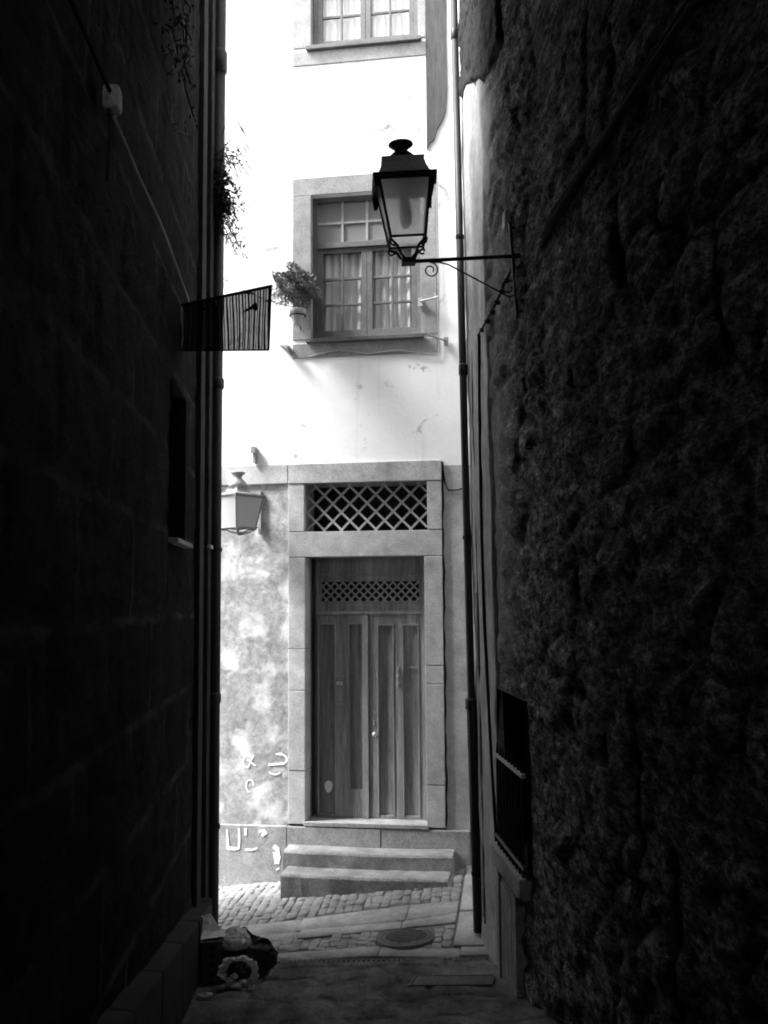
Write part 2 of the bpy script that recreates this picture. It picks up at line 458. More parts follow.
sl = MB()
for A_, B_ in ((STRIP_UP, STRIP_MID), (STRIP_MID, STRIP_LO)):
    u = -1.9 + random.uniform(0, .3)
    while u < .92:
        l = random.uniform(.55, .95); v_ = min(u + l, .92)
        if .92 - v_ < .25: v_ = .92
        stone_block(sl, [(u, at(A_, u)), (v_, at(A_, v_)), (v_, at(B_, v_)), (u, at(B_, u))], random.uniform(-.002, .002), .003, .006, .002)
        u = v_
stone_block(sl, [(.94, .32), (1.4, .32), (1.4, .98), (.94, .98)], 0, .003, .006, .002)
stone_block(sl, [(.94, .99), (1.4, .99), (1.4, 1.64), (.94, 1.64)], 0, .003, .006, .002)
# threshold kerb at the alley mouth
for a_, b_ in ((-2.0, -.55), (-.55, .35), (.35, 1.0), (1.0, 2.2)):
    stone_block(sl, [(a_, 1.655), (b_, 1.655), (b_, 1.80), (a_, 1.80)], .003, .003, .008, .002)
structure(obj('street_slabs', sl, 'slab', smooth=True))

us = np.arange(-1.5, 2.75, .026); os2 = np.concatenate([np.arange(1.868, 5.2, .016), np.arange(5.2, 12.6, .06)])
UU, OO = np.meshgrid(us, os2, indexing='ij')
f1, f2, cv = voronoi((UU + .10 * fbm(UU * 3, OO * 2, 4, 41)) / .46, (OO + .10 * fbm(UU * 3, OO * 2, 4, 42)) / .52, 44, .75)
worn_ = sstep(-.2, .3, fbm(UU * 1.1, OO * 1.1, 4, 45))
HH = .030 * sstep(.0, .14, f2 - f1) * (.45 + .55 * worn_) + .016 * (cv - .5) * sstep(.05, .2, f2 - f1) + .014 * fbm(UU * 3, OO * 1.2, 6, 46) + .008 * fbm(UU * 11, OO * 4.5, 4, 47) - .022
PP = np.array([[tuple(W(UU[i, k], OO[i, k], G(UU[i, k], OO[i, k]) + HH[i, k])) for k in range(UU.shape[1])] for i in range(UU.shape[0])])
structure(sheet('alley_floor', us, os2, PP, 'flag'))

# slotted drain between kerb and alley
dr = thing('slot_drain', 'narrow dark slotted drain line along the kerb at the alley mouth', 'drain', W(.3, 1.832, G(.3, 1.832)), -PHI)
ch = MB(); th = MB()
nt_ = 62
for k in range(nt_):
    a_ = -1.28 + k * 2.5 / nt_; b_ = a_ + 2.5 / nt_
    za, zb = [G(.3 + x, 1.832) - G(.3, 1.832) for x in (a_, b_)]
    ch.add([(a_, -.028, za - .012), (b_, -.028, zb - .012), (b_, .028, zb - .012), (a_, .028, za - .012)], [(0, 1, 2, 3)])
    m_ = (a_ + b_) / 2
    th.box(m_ - .007, m_ + .007, -.022, .022, za - .010, za + .004)
obj('channel', ch, 'dark_room', dr); obj('grate', th, 'manhole', dr)

# round manhole cover
mh = thing('manhole_cover', 'round cast iron cover set in the cobbles below the slab band', 'manhole', W(MAN_U, MAN_O, G(MAN_U, MAN_O)))
mh.rotation_euler = (0, -.075, -PHI)
c_ = MB().lathe([(.205, -.03), (.205, -.002), (.20, .004), (.10, .006), (.002, .006)], seg=40)
for k in range(-4, 5):
    hw = math.sqrt(max(.17 ** 2 - (k * .04) ** 2, 0))
    if hw > .03: c_.box(-hw, hw, k * .04 - .008, k * .04 + .008, .005, .011)
obj('lid', c_, 'manhole', mh)
obj('rim', MB().add(*(lambda s: ([(r * math.cos(a), r * math.sin(a), z) for r, z in ((.208, -.02), (.208, .005), (.250, .001), (.262, -.03)) for a in [2 * PI * k / s for k in range(s)]],
     [(i * s + k, i * s + (k + 1) % s, (i + 1) * s + (k + 1) % s, (i + 1) * s + k) for i in range(3) for k in range(s)]))(40)), 'manhole', mh)

# flat iron plate in the alley floor
pu, po = 1.02, 2.62
pl = thing('drain_plate', 'rectangular iron plate set in the dark alley floor, right of centre', 'drain plate', W(pu, po, G(pu, po) + .001))
pl.rotation_euler = (math.atan(-.15), -.06, -PHI)
p_ = MB().box(-.27, .27, -.14, .14, -.03, .006)
for k in range(-5, 6): p_.box(k * .045 - .006, k * .045 + .006, -.11, .11, .006, .009)
obj('plate', p_, 'manhole', pl, bevel=.002)
obj('plate_frame', MB().box(-.29, .29, -.16, -.145, -.03, .009).box(-.29, .29, .145, .16, -.03, .009).box(-.29, -.275, -.145, .145, -.03, .009).box(.275, .29, -.145, .145, -.03, .009), 'manhole', pl)

# ================================================================== TOWNHOUSE ACROSS THE STREET
TH = thing('townhouse', 'white limewashed townhouse with stone-framed wooden double door facing the alley', 'house', P0, -PHI)

def wall_front(mb, u0, u1, z0, z1, holes, y=0.0, depth=.45):
    xs = sorted({u0, u1, *[h[0] for h in holes], *[h[1] for h in holes]}); zs = sorted({z0, z1, *[h[2] for h in holes], *[h[3] for h in holes]})
    for a, b in zip(xs, xs[1:]):
        for c, d in zip(zs, zs[1:]):
            m, k = (a + b) / 2, (c + d) / 2
            if any(h[0] < m < h[1] and h[2] < k < h[3] for h in holes): continue
            mb.add([(a, y, c), (b, y, c), (b, y, d), (a, y, d)], [(0, 1, 2, 3)])
    for a, b, c, d in holes:
        mb.add([(a, y, c), (b, y, c), (b, y, d), (a, y, d), (a, y + depth, c), (b, y + depth, c), (b, y + depth, d), (a, y + depth, d)],
               [(0, 4, 5, 1), (1, 5, 6, 2), (2, 6, 7, 3), (3, 7, 4, 0)])
    return mb
WU0, WU1 = -.60, .545                       # window opening
WINS = (5.53, 8.68)
HOLES_UP = [(WU0, WU1, z, z + 1.53) for z in WINS]
VENT = (-.666, .585, 3.54, 4.03)
DOOR = (-.655, .55, .66, 3.28)
obj('upper_wall', wall_front(MB(), -8, 9, 4.18, 12, HOLES_UP), 'limewash', TH)
lw = wall_front(MB(), -8, -.83, -.6, 4.18, []); obj('lower_wall', lw, 'peeling', TH)
obj('lower_wall', wall_front(MB(), .74, 9, -.6, 4.18, []), 'granite', TH)
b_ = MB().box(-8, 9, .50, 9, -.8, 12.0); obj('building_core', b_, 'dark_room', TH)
obj('roof', MB().plate([(-8.3, 12.0), (9.3, 12.0), (9.3, 12.12), (-8.3, 12.12)], -.35, 4.6).add([(-8.3, -.35, 12.12), (9.3, -.35, 12.12), (9.3, 4.5, 14), (-8.3, 4.5, 14), (9.3, 9.3, 12.12), (-8.3, 9.3, 12.12)], [(0, 1, 2, 3), (3, 2, 4, 5)]), 'slate', TH)

# stone door surround: jambs, lintel and head, block by block, so that joints show
ds = MB()
def blk(u0, u1, z0, z1, pr=.028, g=.0025): ds.box(u0 + g, u1 - g, -pr - random.uniform(0, .004), .42, z0 + g, z1 - g)
for z0, z1 in ((.64, 1.16), (1.16, 1.95), (1.95, 2.36), (2.36, 3.28)): blk(-.835, -.655, z0, z1)
for z0, z1 in ((.64, 1.05), (1.05, 2.02), (2.02, 2.2), (2.2, 3.28)): blk(.55, .735, z0, z1)
blk(-.835, .735, 3.28, 3.54)
blk(-.835, -.666, 3.54, 4.03); blk(.585, .735, 3.54, 4.03)
blk(-.835, .735, 4.03, 4.235, .034)
obj('door_surround', ds, 'granite', TH, bevel=.006)
sc_ = MB()
for a, b in ((-7.9, -5), (-5, -2.6), (-2.6, -.84)): sc_.box(a + .002, b - .002, -.030, .1, 4.035, 4.233)
obj('string_course', sc_, 'granite', TH, bevel=.006)
pn = MB()
for a, b in ((-7.9, -5.5), (-5.5, -3.4), (-3.4, -1.6), (-1.6, -.84), (-.84, .1), (.1, .97), (.97, 2.6), (2.6, 5), (5, 8.9)):
    pn.box(a + .002, b - .002, -.036 - random.uniform(0, .006), .3, -.7, .62 + random.uniform(-.003, .003))
obj('plinth', pn, 'granite_dark', TH, bevel=.008)
obj('door_sill', MB().box(-.67, .57, -.046, .40, .626, .668), 'granite_dark', TH, bevel=.006)

def diag_lattice(mb, u0, u1, z0, z1, sp, w, y, t=.014):
    for sgn in (1, -1):
        k0 = math.floor((u0 - max(z0, z1) - 1) / sp) if sgn > 0 else math.floor((u0 + min(z0, z1)) / sp)
        k1 = k0 + int((u1 - u0 + z1 - z0 + 3) / sp) + 2
        for k in range(k0, k1):
            c = k * sp + .3 * sp                          # sgn>0: x - z = c ; sgn<0: x + z = c
            pts = []
            for z in (z0, z1):
                x = c + z if sgn > 0 else c - z
                if u0 <= x <= u1: pts.append((x, z))
            for x in (u0, u1):
                z = x - c if sgn > 0 else c - x
                if z0 < z < z1: pts.append((x, z))
            if len(pts) == 2 and math.dist(*pts) > .02:
                yy = y + (.008 if sgn > 0 else -.008)
                mb.bar((pts[0][0], yy, pts[0][1]), (pts[1][0], yy, pts[1][1]), w, t)
    return mb
vf = obj('vent_grille', diag_lattice(MB(), VENT[0] + .01, VENT[1] - .01, VENT[2] + .006, VENT[3] - .006, .178, .021, .07), 'lattice', TH)

# door: frame, transom panel with lattice, two leaves
Y = .20
df = MB()
df.box(-.655, -.598, Y + .16, Y + .20, .668, 3.28).box(.497, .55, Y - .02, Y + .10, .668, 3.28).box(-.598, .497, Y - .02, Y + .10, 2.70, 2.735)
obj('door_frame', df, 'door_trim', TH, bevel=.004)
tp = MB(); LT = (-.545, .47, 2.835, 3.035)
tp.box(-.598, .497, Y + .01, Y + .06, 2.735, LT[2]).box(-.598, .497, Y + .01, Y + .06, LT[3], 3.28)
tp.box(-.598, LT[0], Y + .01, Y + .06, LT[2], LT[3]).box(LT[1], .497, Y + .01, Y + .06, LT[2], LT[3])
tp.box(-.598, .497, Y - .012, Y + .009, 3.10, 3.115)
tr = obj('transom_panel', tp, 'door_wood', TH, bevel=.002)
obj('lattice', diag_lattice(MB(), *LT, .0865, .017, Y + .03, .01), 'lattice', tr)

def leaf(u0, u1, panels, z0=.672, z1=2.698):
    mb = MB(); d0, d1 = Y, Y + .045; x = u0
    for a, b, pz0, pz1 in panels:
        mb.box(x, a, d0, d1, z0, z1)
        mb.box(a, b, d0, d1, z0, pz0).box(a, b, d0, d1, pz1, z1)
        mb.box(a, b, d0 + .030, d1, pz0, pz1)
        x = b
    mb.box(x, u1, d0, d1, z0, z1)
    return mb
L_ = obj('door_leaf', leaf(-.594, -.052, [(-.572, -.40, .70, 2.60), (-.255, -.115, .95, 2.60)]), 'door_wood', TH, bevel=.003)
R_ = obj('door_leaf', leaf(-.046, .495, [(.045, .20, .70, 2.585), (.300, .455, .70, 2.585)]), 'door_wood', TH, bevel=.003)
mo = MB()
for x in (-.574, -.398, -.257, -.113): mo.box(x - .006, x + .006, Y - .008, Y + .001, .70, 2.61)
mo.box(-.58, -.40, Y - .008, Y + .001, 2.60, 2.616).box(-.26, -.11, Y - .008, Y + .001, 2.60, 2.616)
mo.box(-.40, -.30, Y - .014, Y + .001, 1.78, 1.80).box(-.40, -.30, Y - .014, Y + .001, 2.06, 2.08)
mo.box(-.115, -.055, Y - .022, Y - .002, .672, 2.69)
obj('moulding', mo, 'door_trim', L_, bevel=.003)
mo = MB()
for x in (.043, .202, .298, .457): mo.box(x - .006, x + .006, Y - .008, Y + .001, .70, 2.60)
mo.box(.04, .205, Y - .008, Y + .001, 2.585, 2.60).box(.295, .46, Y - .008, Y + .001, 2.585, 2.60)
mo.box(.31, .45, Y + .012, Y + .022, 2.16, 2.17)
obj('moulding', mo, 'door_trim', R_, bevel=.003)
obj('letter_slot', MB().box(-.385, -.32, Y - .012, Y, 1.985, 2.02), 'conduit', L_, bevel=.003)
obj('notice_sticker', MB().plate([(-.47 + .04 * math.cos(a) * (1 + .12 * math.sin(3 * a)), .97 + .058 * math.sin(a)) for a in [k * PI / 10 for k in range(20)]], Y - .004, Y + .021), 'graffiti_white', L_)
obj('door_knob', MB().lathe([(.012, 0), (.012, .02), (.024, .03), (.026, .045), (.016, .056), (.002, .058)], seg=16), 'brass', R_, smooth=True, loc=(.012, Y, 1.50)).rotation_euler = (PI / 2, 0, 0)
obj('keyhole_plate', MB().box(-.012, .012, Y - .006, Y, 1.58, 1.64), 'pale_metal', R_, bevel=.002)
obj('lock_cover', MB().box(.0, .014, Y - .006, Y, 1.70, 1.725), 'brass', R_, bevel=.002)
kn = MB()
for z in (2.00, 2.08, 2.16): kn.box(.232, .262, Y - .02, Y, z - .016, z + .016)
kn.box(.238, .256, Y - .03, Y - .02, 1.96, 2.14)
obj('knocker', kn, 'conduit', R_, bevel=.004)

# windows: wooden frame, six-pane casements, eight-pane transom, curtains, sill and flat stone surround
def window(zb, su1):
    zt = zb + 1.53; y = .075; ztr = zb + .98
    fr = MB(); a, b = WU0, WU1
    fr.box(a, a + .05, y, y + .09, zb, zt).box(b - .05, b, y, y + .09, zb, zt).box(a + .05, b - .05, y, y + .09, zt - .05, zt).box(a + .05, b - .05, y, y + .09, zb, zb + .045)
    fr.box(a + .05, b - .05, y - .012, y + .09, ztr, ztr + .06)
    f = obj('window', fr, 'window_wood', TH, bevel=.004)
    mid = (a + b) / 2
    tr_ = MB(); w4 = (b - a - .1) / 4
    for k in (1, 2, 3): tr_.box(a + .05 + k * w4 - .011, a + .05 + k * w4 + .011, y + .025, y + .06, ztr + .06, zt - .05)
    zm = (ztr + .06 + zt - .05) / 2
    tr_.box(a + .05, b - .05, y + .028, y + .062, zm - .011, zm + .011)
    obj('transom_bars', tr_, 'lattice', f)
    for s0, s1 in ((a + .05, mid - .002), (mid + .002, b - .05)):
        c = MB(); st = .055; z0, z1 = zb + .045, ztr - .002
        c.box(s0, s0 + st, y + .012, y + .06, z0, z1).box(s1 - st, s1, y + .012, y + .06, z0, z1)
        c.box(s0 + st, s1 - st, y + .012, y + .06, z0, z0 + .06).box(s0 + st, s1 - st, y + .012, y + .06, z1 - .05, z1)
        m = (s0 + s1) / 2; c.box(m - .012, m + .012, y + .02, y + .05, z0 + .06, z1 - .05)
        for k in (1, 2):
            zz = z0 + .06 + (z1 - z0 - .11) * k / 3; c.box(s0 + st, s1 - st, y + .022, y + .052, zz - .012, zz + .012)
        obj('casement', c, 'window_wood', f, bevel=.003)
        cu = MB(); n = 70
        for k in range(n + 1):
            x = s0 + .01 + (s1 - s0 - .02) * k / n
            for z in (z0, z0 + .35, z0 + .7, z1):
                yy = y + .090 + .020 * math.sin(x * 70 + 1.3 * math.sin(z * 2.4 + s0 * 9)) + .008 * math.sin(x * 31 + z)
                cu.v.append((x + .008 * math.sin(z * 3 + k), yy, z))
        for k in range(n):
            for r in range(3): cu.f.append((k * 4 + r, (k + 1) * 4 + r, (k + 1) * 4 + r + 1, k * 4 + r + 1))
        obj('curtain', cu, 'curtain', f, smooth=True)
    obj('glass_pane', MB().add([(a + .05, y + .037, zb + .05), (b - .05, y + .037, zb + .05), (b - .05, y + .037, ztr + .03), (a + .05, y + .037, ztr + .03)], [(0, 1, 2, 3)]), 'glass', f)
    obj('glass_pane', MB().add([(a + .05, y + .046, ztr + .032), (b - .05, y + .046, ztr + .032), (b - .05, y + .046, zt - .045), (a + .05, y + .046, zt - .045)], [(0, 1, 2, 3)]), 'reflect_grey_glass', f)
    sl_ = MB().box(a - .045, b + .03, -.06, .10, zb - .045, zb - .002)
    obj('sill', sl_, 'window_wood', f, bevel=.005)
    su = MB(); o0, o1, oz0, oz1 = -.795, su1, zb - .195, zt + .19; pr = -.014
    su.box(o0, a, pr, .3, zb - .002, zt).box(b, o1, pr, .3, zb - .002, zt).box(o0, o1, pr, .3, zt + .002, oz1).box(o0, o1, pr, .3, oz0, zb - .047)
    obj('surround', su, 'surround_stone', f, bevel=.004)
window(WINS[0], .71); window(WINS[1], .71)

# strip of bare dark render where the limewash has come away, ragged lower end
pp = [(.622, 11.9), (.622, 7.46), (.655, 7.52), (.70, 7.56), (.73, 7.66), (.79, 7.76), (.825, 7.86), (.842, 8.1), (.838, 8.6), (.846, 9.2), (.852, 11.9)]
obj('bare_render_patch', MB().plate(pp[::-1], -.024, .002), 'streaked_render', TH, bevel=.003)

# grey scabs where the limewash has flaked
fr_ = random.Random(9)
for u_, z_, w_, h_ in ((.12, 7.72, .20, .05), (.30, 7.78, .14, .06), (.42, 7.95, .05, .16), (.47, 8.12, .04, .10), (.02, 7.66, .08, .04), (.52, 7.70, .06, .10), (-1.02, 6.52, .10, .03)):
    n_ = 22; pts = []
    for k in range(n_):
        a = 2 * PI * k / n_; q = fr_.uniform(.55, 1.15); pts.append((u_ + w_ * q * math.cos(a), z_ + h_ * q * math.sin(a) + .3 * h_ * math.cos(a)))
    obj('flaked_patch', MB().plate(pts, -.0015, .004), 'old_limewash', TH)
# graffiti
def stroke(mb, pts, w, y):
    for a, b in zip(pts, pts[1:]):
        d = Vector((b[0] - a[0], 0, b[1] - a[1])); e = d.normalized() * w * .35
        mb.bar((a[0] - e.x, y, a[1] - e.z), (b[0] + e.x, y, b[1] + e.z), w * 1.25 * random.uniform(.7, 1.25), .0012); y -= .0002
def mark(pts, w):
    g = MB(); stroke(g, pts[0], w, yp); obj('graffiti', g, 'graffiti_white', TH)
yp = -.046
mark([[(-1.452, .565), (-1.447, .47), (-1.44, .392), (-1.37, .39), (-1.335, .392)]], .022)
mark([[(-1.33, .585), (-1.325, .50), (-1.33, .40)]], .02)
mark([[(-1.262, .585), (-1.26, .53)]], .022)
mark([[(-1.26, .385), (-1.20, .382), (-1.145, .40)]], .018)
mark([[(-1.115, .565), (-1.08, .575), (-1.055, .55), (-1.09, .53)]], .026)
mark([[(-.965, .42), (-.935, .40), (-.925, .33), (-.94, .27), (-.955, .36)]], .034)
mark([[(-.945, .20), (-.92, .215)]], .012)
yp = -.004
cx, cz = -.955, 1.265
mark([[(cx + .02 + .085 * math.cos(a), cz + .052 * math.sin(a)) for a in [1.9 - k * .35 for k in range(9)]] + [(cx - .08, cz - .055)]], .016)
mark([[(cx - .02 + .06 * math.cos(a), cz - .115 + .035 * math.sin(a)) for a in [-2.8 + k * .4 for k in range(7)]]], .013)
mark([[(-1.255 + .045 * math.cos(a), 1.235 + .055 * math.sin(a)) for a in [.9 + k * .5 for k in range(9)]]], .011)
mark([[(-1.25, 1.18), (-1.20, 1.29)]], .014)
mark([[(-1.26, 1.26), (-1.18, 1.20)]], .014)
mark([[(-1.23 + .04 * math.cos(a), 1.0 + .06 * math.sin(a)) for a in [.2 + k * .5 for k in range(10)]]], .011)

# ------------------------------------------------------------------ doorstep
st = thing('stone_doorstep', 'two worn stone steps below the wooden double door', 'steps', P0, -PHI)
def worn(u0, u1, y0, y1, z0, z1, seed):
    mb = MB(); r = random.Random(seed); xs = np.linspace(u0, u1, 24); prof = []
    loop = [(y1, z1 - .0), (y0 + .03, z1), (y0 + .012, z1 - .006), (y0, z1 - .022), (y0, z1 - .08), (y0 + .004, z0)]
    for i, x in enumerate(xs):
        sag = -.010 * math.sin(PI * (x - u0) / (u1 - u0)) + r.uniform(-.0025, .0025)
        for y, z in loop: mb.v.append((x, y + r.uniform(-.003, .003), z + (sag if z > z0 else 0)))
    n = len(loop)
    for i in range(len(xs) - 1):
        for k in range(n - 1): mb.f.append((i * n + k, i * n + k + 1, (i + 1) * n + k + 1, (i + 1) * n + k))
    for i in (0, len(xs) - 1):
        b0 = len(mb.v); mb.v.append((xs[i], y1, z0)); mb.f.append(tuple(i * n + k for k in range(n)) + (b0,))
    return mb
obj('step_block', worn(-.815, .82, -.285, -.04, -.2, .448, 3), 'step_stone', st)
obj('step_block', worn(-.765, .80, -.57, -.29, -.3, .305, 5), 'step_stone', st)

# ------------------------------------------------------------------ lanterns
def lantern(root, d, rotz, metal, roof_m, glass_m):
    """square tapering street lantern; d holds heights above the arm and half widths"""
    zb, zt, zr, zp = d['zb'], d['zt'], d['rim'], d['plate']; hb, ht, hr, hp = d['hb'], d['ht'], d['hr'], d['hp']
    k = d.get('k', 1.0)
    fr = MB()
    for sx in (-1, 1):
        for sy in (-1, 1): fr.tube([(sx * hb, sy * hb, zb), (sx * ht, sy * ht, zt)], .0095 * k, 6)
    for h, z in ((hb, zb), (ht, zt)):
        for a, b in (((-h, -h), (h, -h)), ((h, -h), (h, h)), ((h, h), (-h, h)), ((-h, h), (-h, -h))): fr.tube([(*a, z), (*b, z)], .008 * k, 6)
    obj('lamp_frame', fr, metal, root, rotz=rotz)
    e = .97
    for q in range(4):
        a = q * PI / 2; c, s = math.cos(a), math.sin(a); R = lambda x, y: (x * c - y * s, x * s + y * c)
        pts = [(*R(-hb * e, -hb), zb), (*R(hb * e, -hb), zb), (*R(ht * e, -ht), zt), (*R(-ht * e, -ht), zt)]
        pt2 = [(*R(-hb * e, -hb + .003), zb), (*R(hb * e, -hb + .003), zb), (*R(ht * e, -ht + .003), zt), (*R(-ht * e, -ht + .003), zt)]
        obj('glass_pane', MB().add(pts + pt2, [(0, 1, 2, 3), (7, 6, 5, 4), (0, 4, 5, 1), (1, 5, 6, 2), (2, 6, 7, 3), (3, 7, 4, 0)]), glass_m, root, rotz=rotz)
    obj('roof_rim', MB().loft_square([(hr, zr - .010), (hr + .006, zr - .002), (hr + .002, zr + .010), (hr - .02, zr + .012)]), metal, root, rotz=rotz)
    ob = MB().loft_square([(hr * .86, zr + .0125), (hp * 1.12, zr + (zp - zr) * .5), (hp, zp - .012), (hp * 1.07, zp - .006), (hp * 1.07, zp)])
    obj('lamp_roof', ob, roof_m, root, rotz=rotz)
    for sx in (-1, 1):
        for sy in (-1, 1):
            x, y = sx * hr, sy * hr
            rf = MB().add([(x - sx * .045, y, zr - .02), (x + sx * .004, y, zr + .01), (x - sx * .006, y, zr - d['fin']), (x - sx * .03, y, zr - d['fin']),
                    (x - sx * .045, y - sy * .012, zr - .02), (x + sx * .004, y - sy * .012, zr + .01), (x - sx * .006, y - sy * .012, zr - d['fin']), (x - sx * .03, y - sy * .012, zr - d['fin'])],
                   [(0, 1, 2, 3), (7, 6, 5, 4), (0, 4, 5, 1), (1, 5, 6, 2), (2, 6, 7, 3), (3, 7, 4, 0)])
            obj('roof_fin', rf, metal, root, rotz=rotz)
    f = d['cap']
    obj('finial', MB().lathe([(.105 * k, zp), (.100 * k, zp + f * .22), (.062 * k, zp + f * .48), (.042 * k, zp + f * .60), (.044 * k, zp + f * .68), (.070 * k, zp + f * .84), (.082 * k, zp + f * .90), (.080 * k, zp + f * .95), (.05 * k, zp + f * .985), (.004, zp + f)], seg=24), metal, root, smooth=True)
    sp = MB()
    for sx in (-1, 1):
        for sy in (-1, 1):
            P = [(1.0, 1.0), (.98, .86), (.80, .74), (.62, .62), (.52, .42), (.40, .2), (.22, .06), (.05, .0)]
            sp.tube([(sx * hb * a, sy * hb * a, .012 + (zb - .012) * b) for a, b in P], .009 * k, 6)
            sp.tube([(sx * hb * a, sy * hb * a, .012 + (zb - .012) * b) for a, b in ((1.0, 1.0), (1.06, .8), (1.0, .62), (.86, .56), (.70, .60))], .007 * k, 6)
    obj('lamp_cradle', sp, metal, root, rotz=rotz)
    if d.get('bulb'):
        bl = MB().lathe([(.02, zt - .02), (.026, zt - .07), (.03, zt - .10), (.040, zt - .16), (.042, zt - .2), (.034, zt - .25), (.012, zt - .275), (.002, zt - .278)], seg=18)
        bl.lathe([(.05, zt - .01), (.05, zt - .05), (.03, zt - .06)], seg=18)
        obj('bulb', bl, 'bulb', root, smooth=True)
def spiral(c, r0, r1, a0, turns, plane='xz', n=26):
    pts = []
    for k in range(n + 1):
        s = k / n; r = r0 + (r1 - r0) * s; a = a0 + turns * 2 * PI * s
        pts.append((c[0] + r * math.cos(a), c[1], c[2] + r * math.sin(a)))
    return pts

LX, LY, LZ = .640, 6.30, 5.035
WALLX = lambda z: 1.412 - .009 * z
wl = thing('wall_lantern', 'large black iron lantern on a long wall bracket above the alley mouth', 'street lamp', (LX, LY, LZ))
wl.rotation_euler.y = math.radians(-3.3)          # the bracket sags a little
lantern(wl, dict(zb=.135, zt=.50, rim=.515, plate=.655, hb=.112, ht=.163, hr=.200, hp=.130, fin=.085, cap=.145, bulb=True), math.radians(-2.5), 'iron', 'roof_iron', 'lamp_glass')
mx = WALLX(LZ) - LX
ar = MB()
ar.tube([(-.03, 0, 0), (mx, 0, .012)], .0135, 8)
ar.box(-.045, .045, -.045, .045, -.016, .018)
ar.box(mx - .052, mx - .032, -.022, .022, -.40, .235)
ar.tube([(mx + .05, 0, .012), (mx - .04, 0, .012)], .018, 8)
for z in (-.36, .20): ar.tube([(mx + .03, 0, z), (mx - .04, 0, z)], .012, 8)
obj('arm', ar, 'iron', wl, bevel=.002)
scr = MB()
scr.tube(spiral((.14, 0, -.062), .052, .018, PI / 2, -1.35), .005, 6)
scr.tube([(.14, 0, -.008), (.20, 0, -.012), (.26, 0, -.03), (.46, 0, -.15), (.60, 0, -.235), (mx - .085, 0, -.262)], .0055, 6)
scr.tube(spiral((mx - .085, 0, -.198), .064, .022, -PI / 2, 1.3), .0055, 6)
obj('scroll_brace', scr, 'iron', wl, smooth=True)

q_ = W(-1.245, .42, 3.50)
fl2 = thing('facade_lantern', 'pale grey lantern on the townhouse wall, half hidden by the left drainpipe', 'street lamp', q_, -PHI)
lantern(fl2, dict(zb=.06, zt=.36, rim=.375, plate=.46, hb=.125, ht=.175, hr=.19, hp=.075, fin=.03, cap=.16, k=.9), math.radians(-32), 'pale_metal', 'pale_metal', 'milk_glass')
ar = MB()
ar.box(.10, .125, .375, .415, .02, .46).tube([(.09, .39, .10), (.05, .22, .03), (.02, .05, .0), (0, 0, 0)], .011, 8)
obj('bracket', ar, 'pale_metal', fl2)
hook = obj('wall_bracket', MB().box(-.012, .012, -.07, 0, 0, .17).box(-.03, .012, -.09, -.07, .10, .17), 'granite_dark', loc=tuple(W(-1.185, 0, 4.25)), rotz=-PHI)
tag(hook, 'small upright iron bracket just above the stone band, over the facade lantern', 'bracket')

# ------------------------------------------------------------------ small things on the townhouse front
fp = thing('flower_pot', 'clay flower pot with a bushy grey plant beside the first-floor window', 'potted plant', W(-.705, .16, 5.64), -PHI)
obj('pot', MB().lathe([(.045, 0), (.052, .01), (.074, .12), (.085, .125), (.086, .165), (.078, .168), (.070, .15), (.01, .145)], seg=24), 'clay', fp, smooth=True)
rg = MB().tube([(.082 * math.cos(a), .082 * math.sin(a), .10) for a in [k * PI / 8 for k in range(17)]], .007, 6).tube([(0, .08, .10), (0, .165, .10), (0, .165, -.03)], .008, 6).tube([(0, .16, -.02), (0, .075, .07)], .006, 6)
obj('pot_ring', rg, 'iron', fp)
def leaf_mass(c, r, n, size, mb=None, flat=.45, seed=1, droop=0.0, shell=.35):
    mb = mb or MB(); rr = random.Random(seed)
    for _ in range(n):
        d = Vector((rr.gauss(0, 1), rr.gauss(0, 1), rr.gauss(0, 1))).normalized() * (shell + (1 - shell) * rr.random() ** .6)
        d *= 1 + .22 * math.sin(d.x * 7 + d.z * 5 + seed)
        p = Vector((c[0] + d.x * r[0], c[1] + d.y * r[1], c[2] + d.z * r[2]))
        ax = (d + Vector((rr.uniform(-.6, .6), rr.uniform(-.6, .6), rr.uniform(-.5, .5) - droop))).normalized()
        sd = ax.cross(Vector((rr.uniform(-1, 1), rr.uniform(-1, 1), rr.uniform(-1, 1)))).normalized()
        l = size * rr.uniform(.6, 1.4); w = l * flat * .5
        mb.add([p, p + ax * l * .5 + sd * w, p + ax * l, p + ax * l * .5 - sd * w], [(0, 1, 2, 3)])
    return mb
fo = leaf_mass((-.02, 0, .41), (.235, .20, .185), 5200, .034, seed=4)
obj('foliage', fo, 'leaf', fp)
sm = MB()
for k in range(26):
    a = random.uniform(0, 2 * PI); r_ = random.uniform(.3, 1)
    sm.tube([(random.uniform(-.03, .03), random.uniform(-.03, .03), .14), (.06 * r_ * math.cos(a), .06 * r_ * math.sin(a), .24), (-.02 + .17 * r_ * math.cos(a), .14 * r_ * math.sin(a), .36 + random.uniform(-.05, .14))], [.005, .004, .002], 4)
obj('stem', sm, 'leaf', fp)

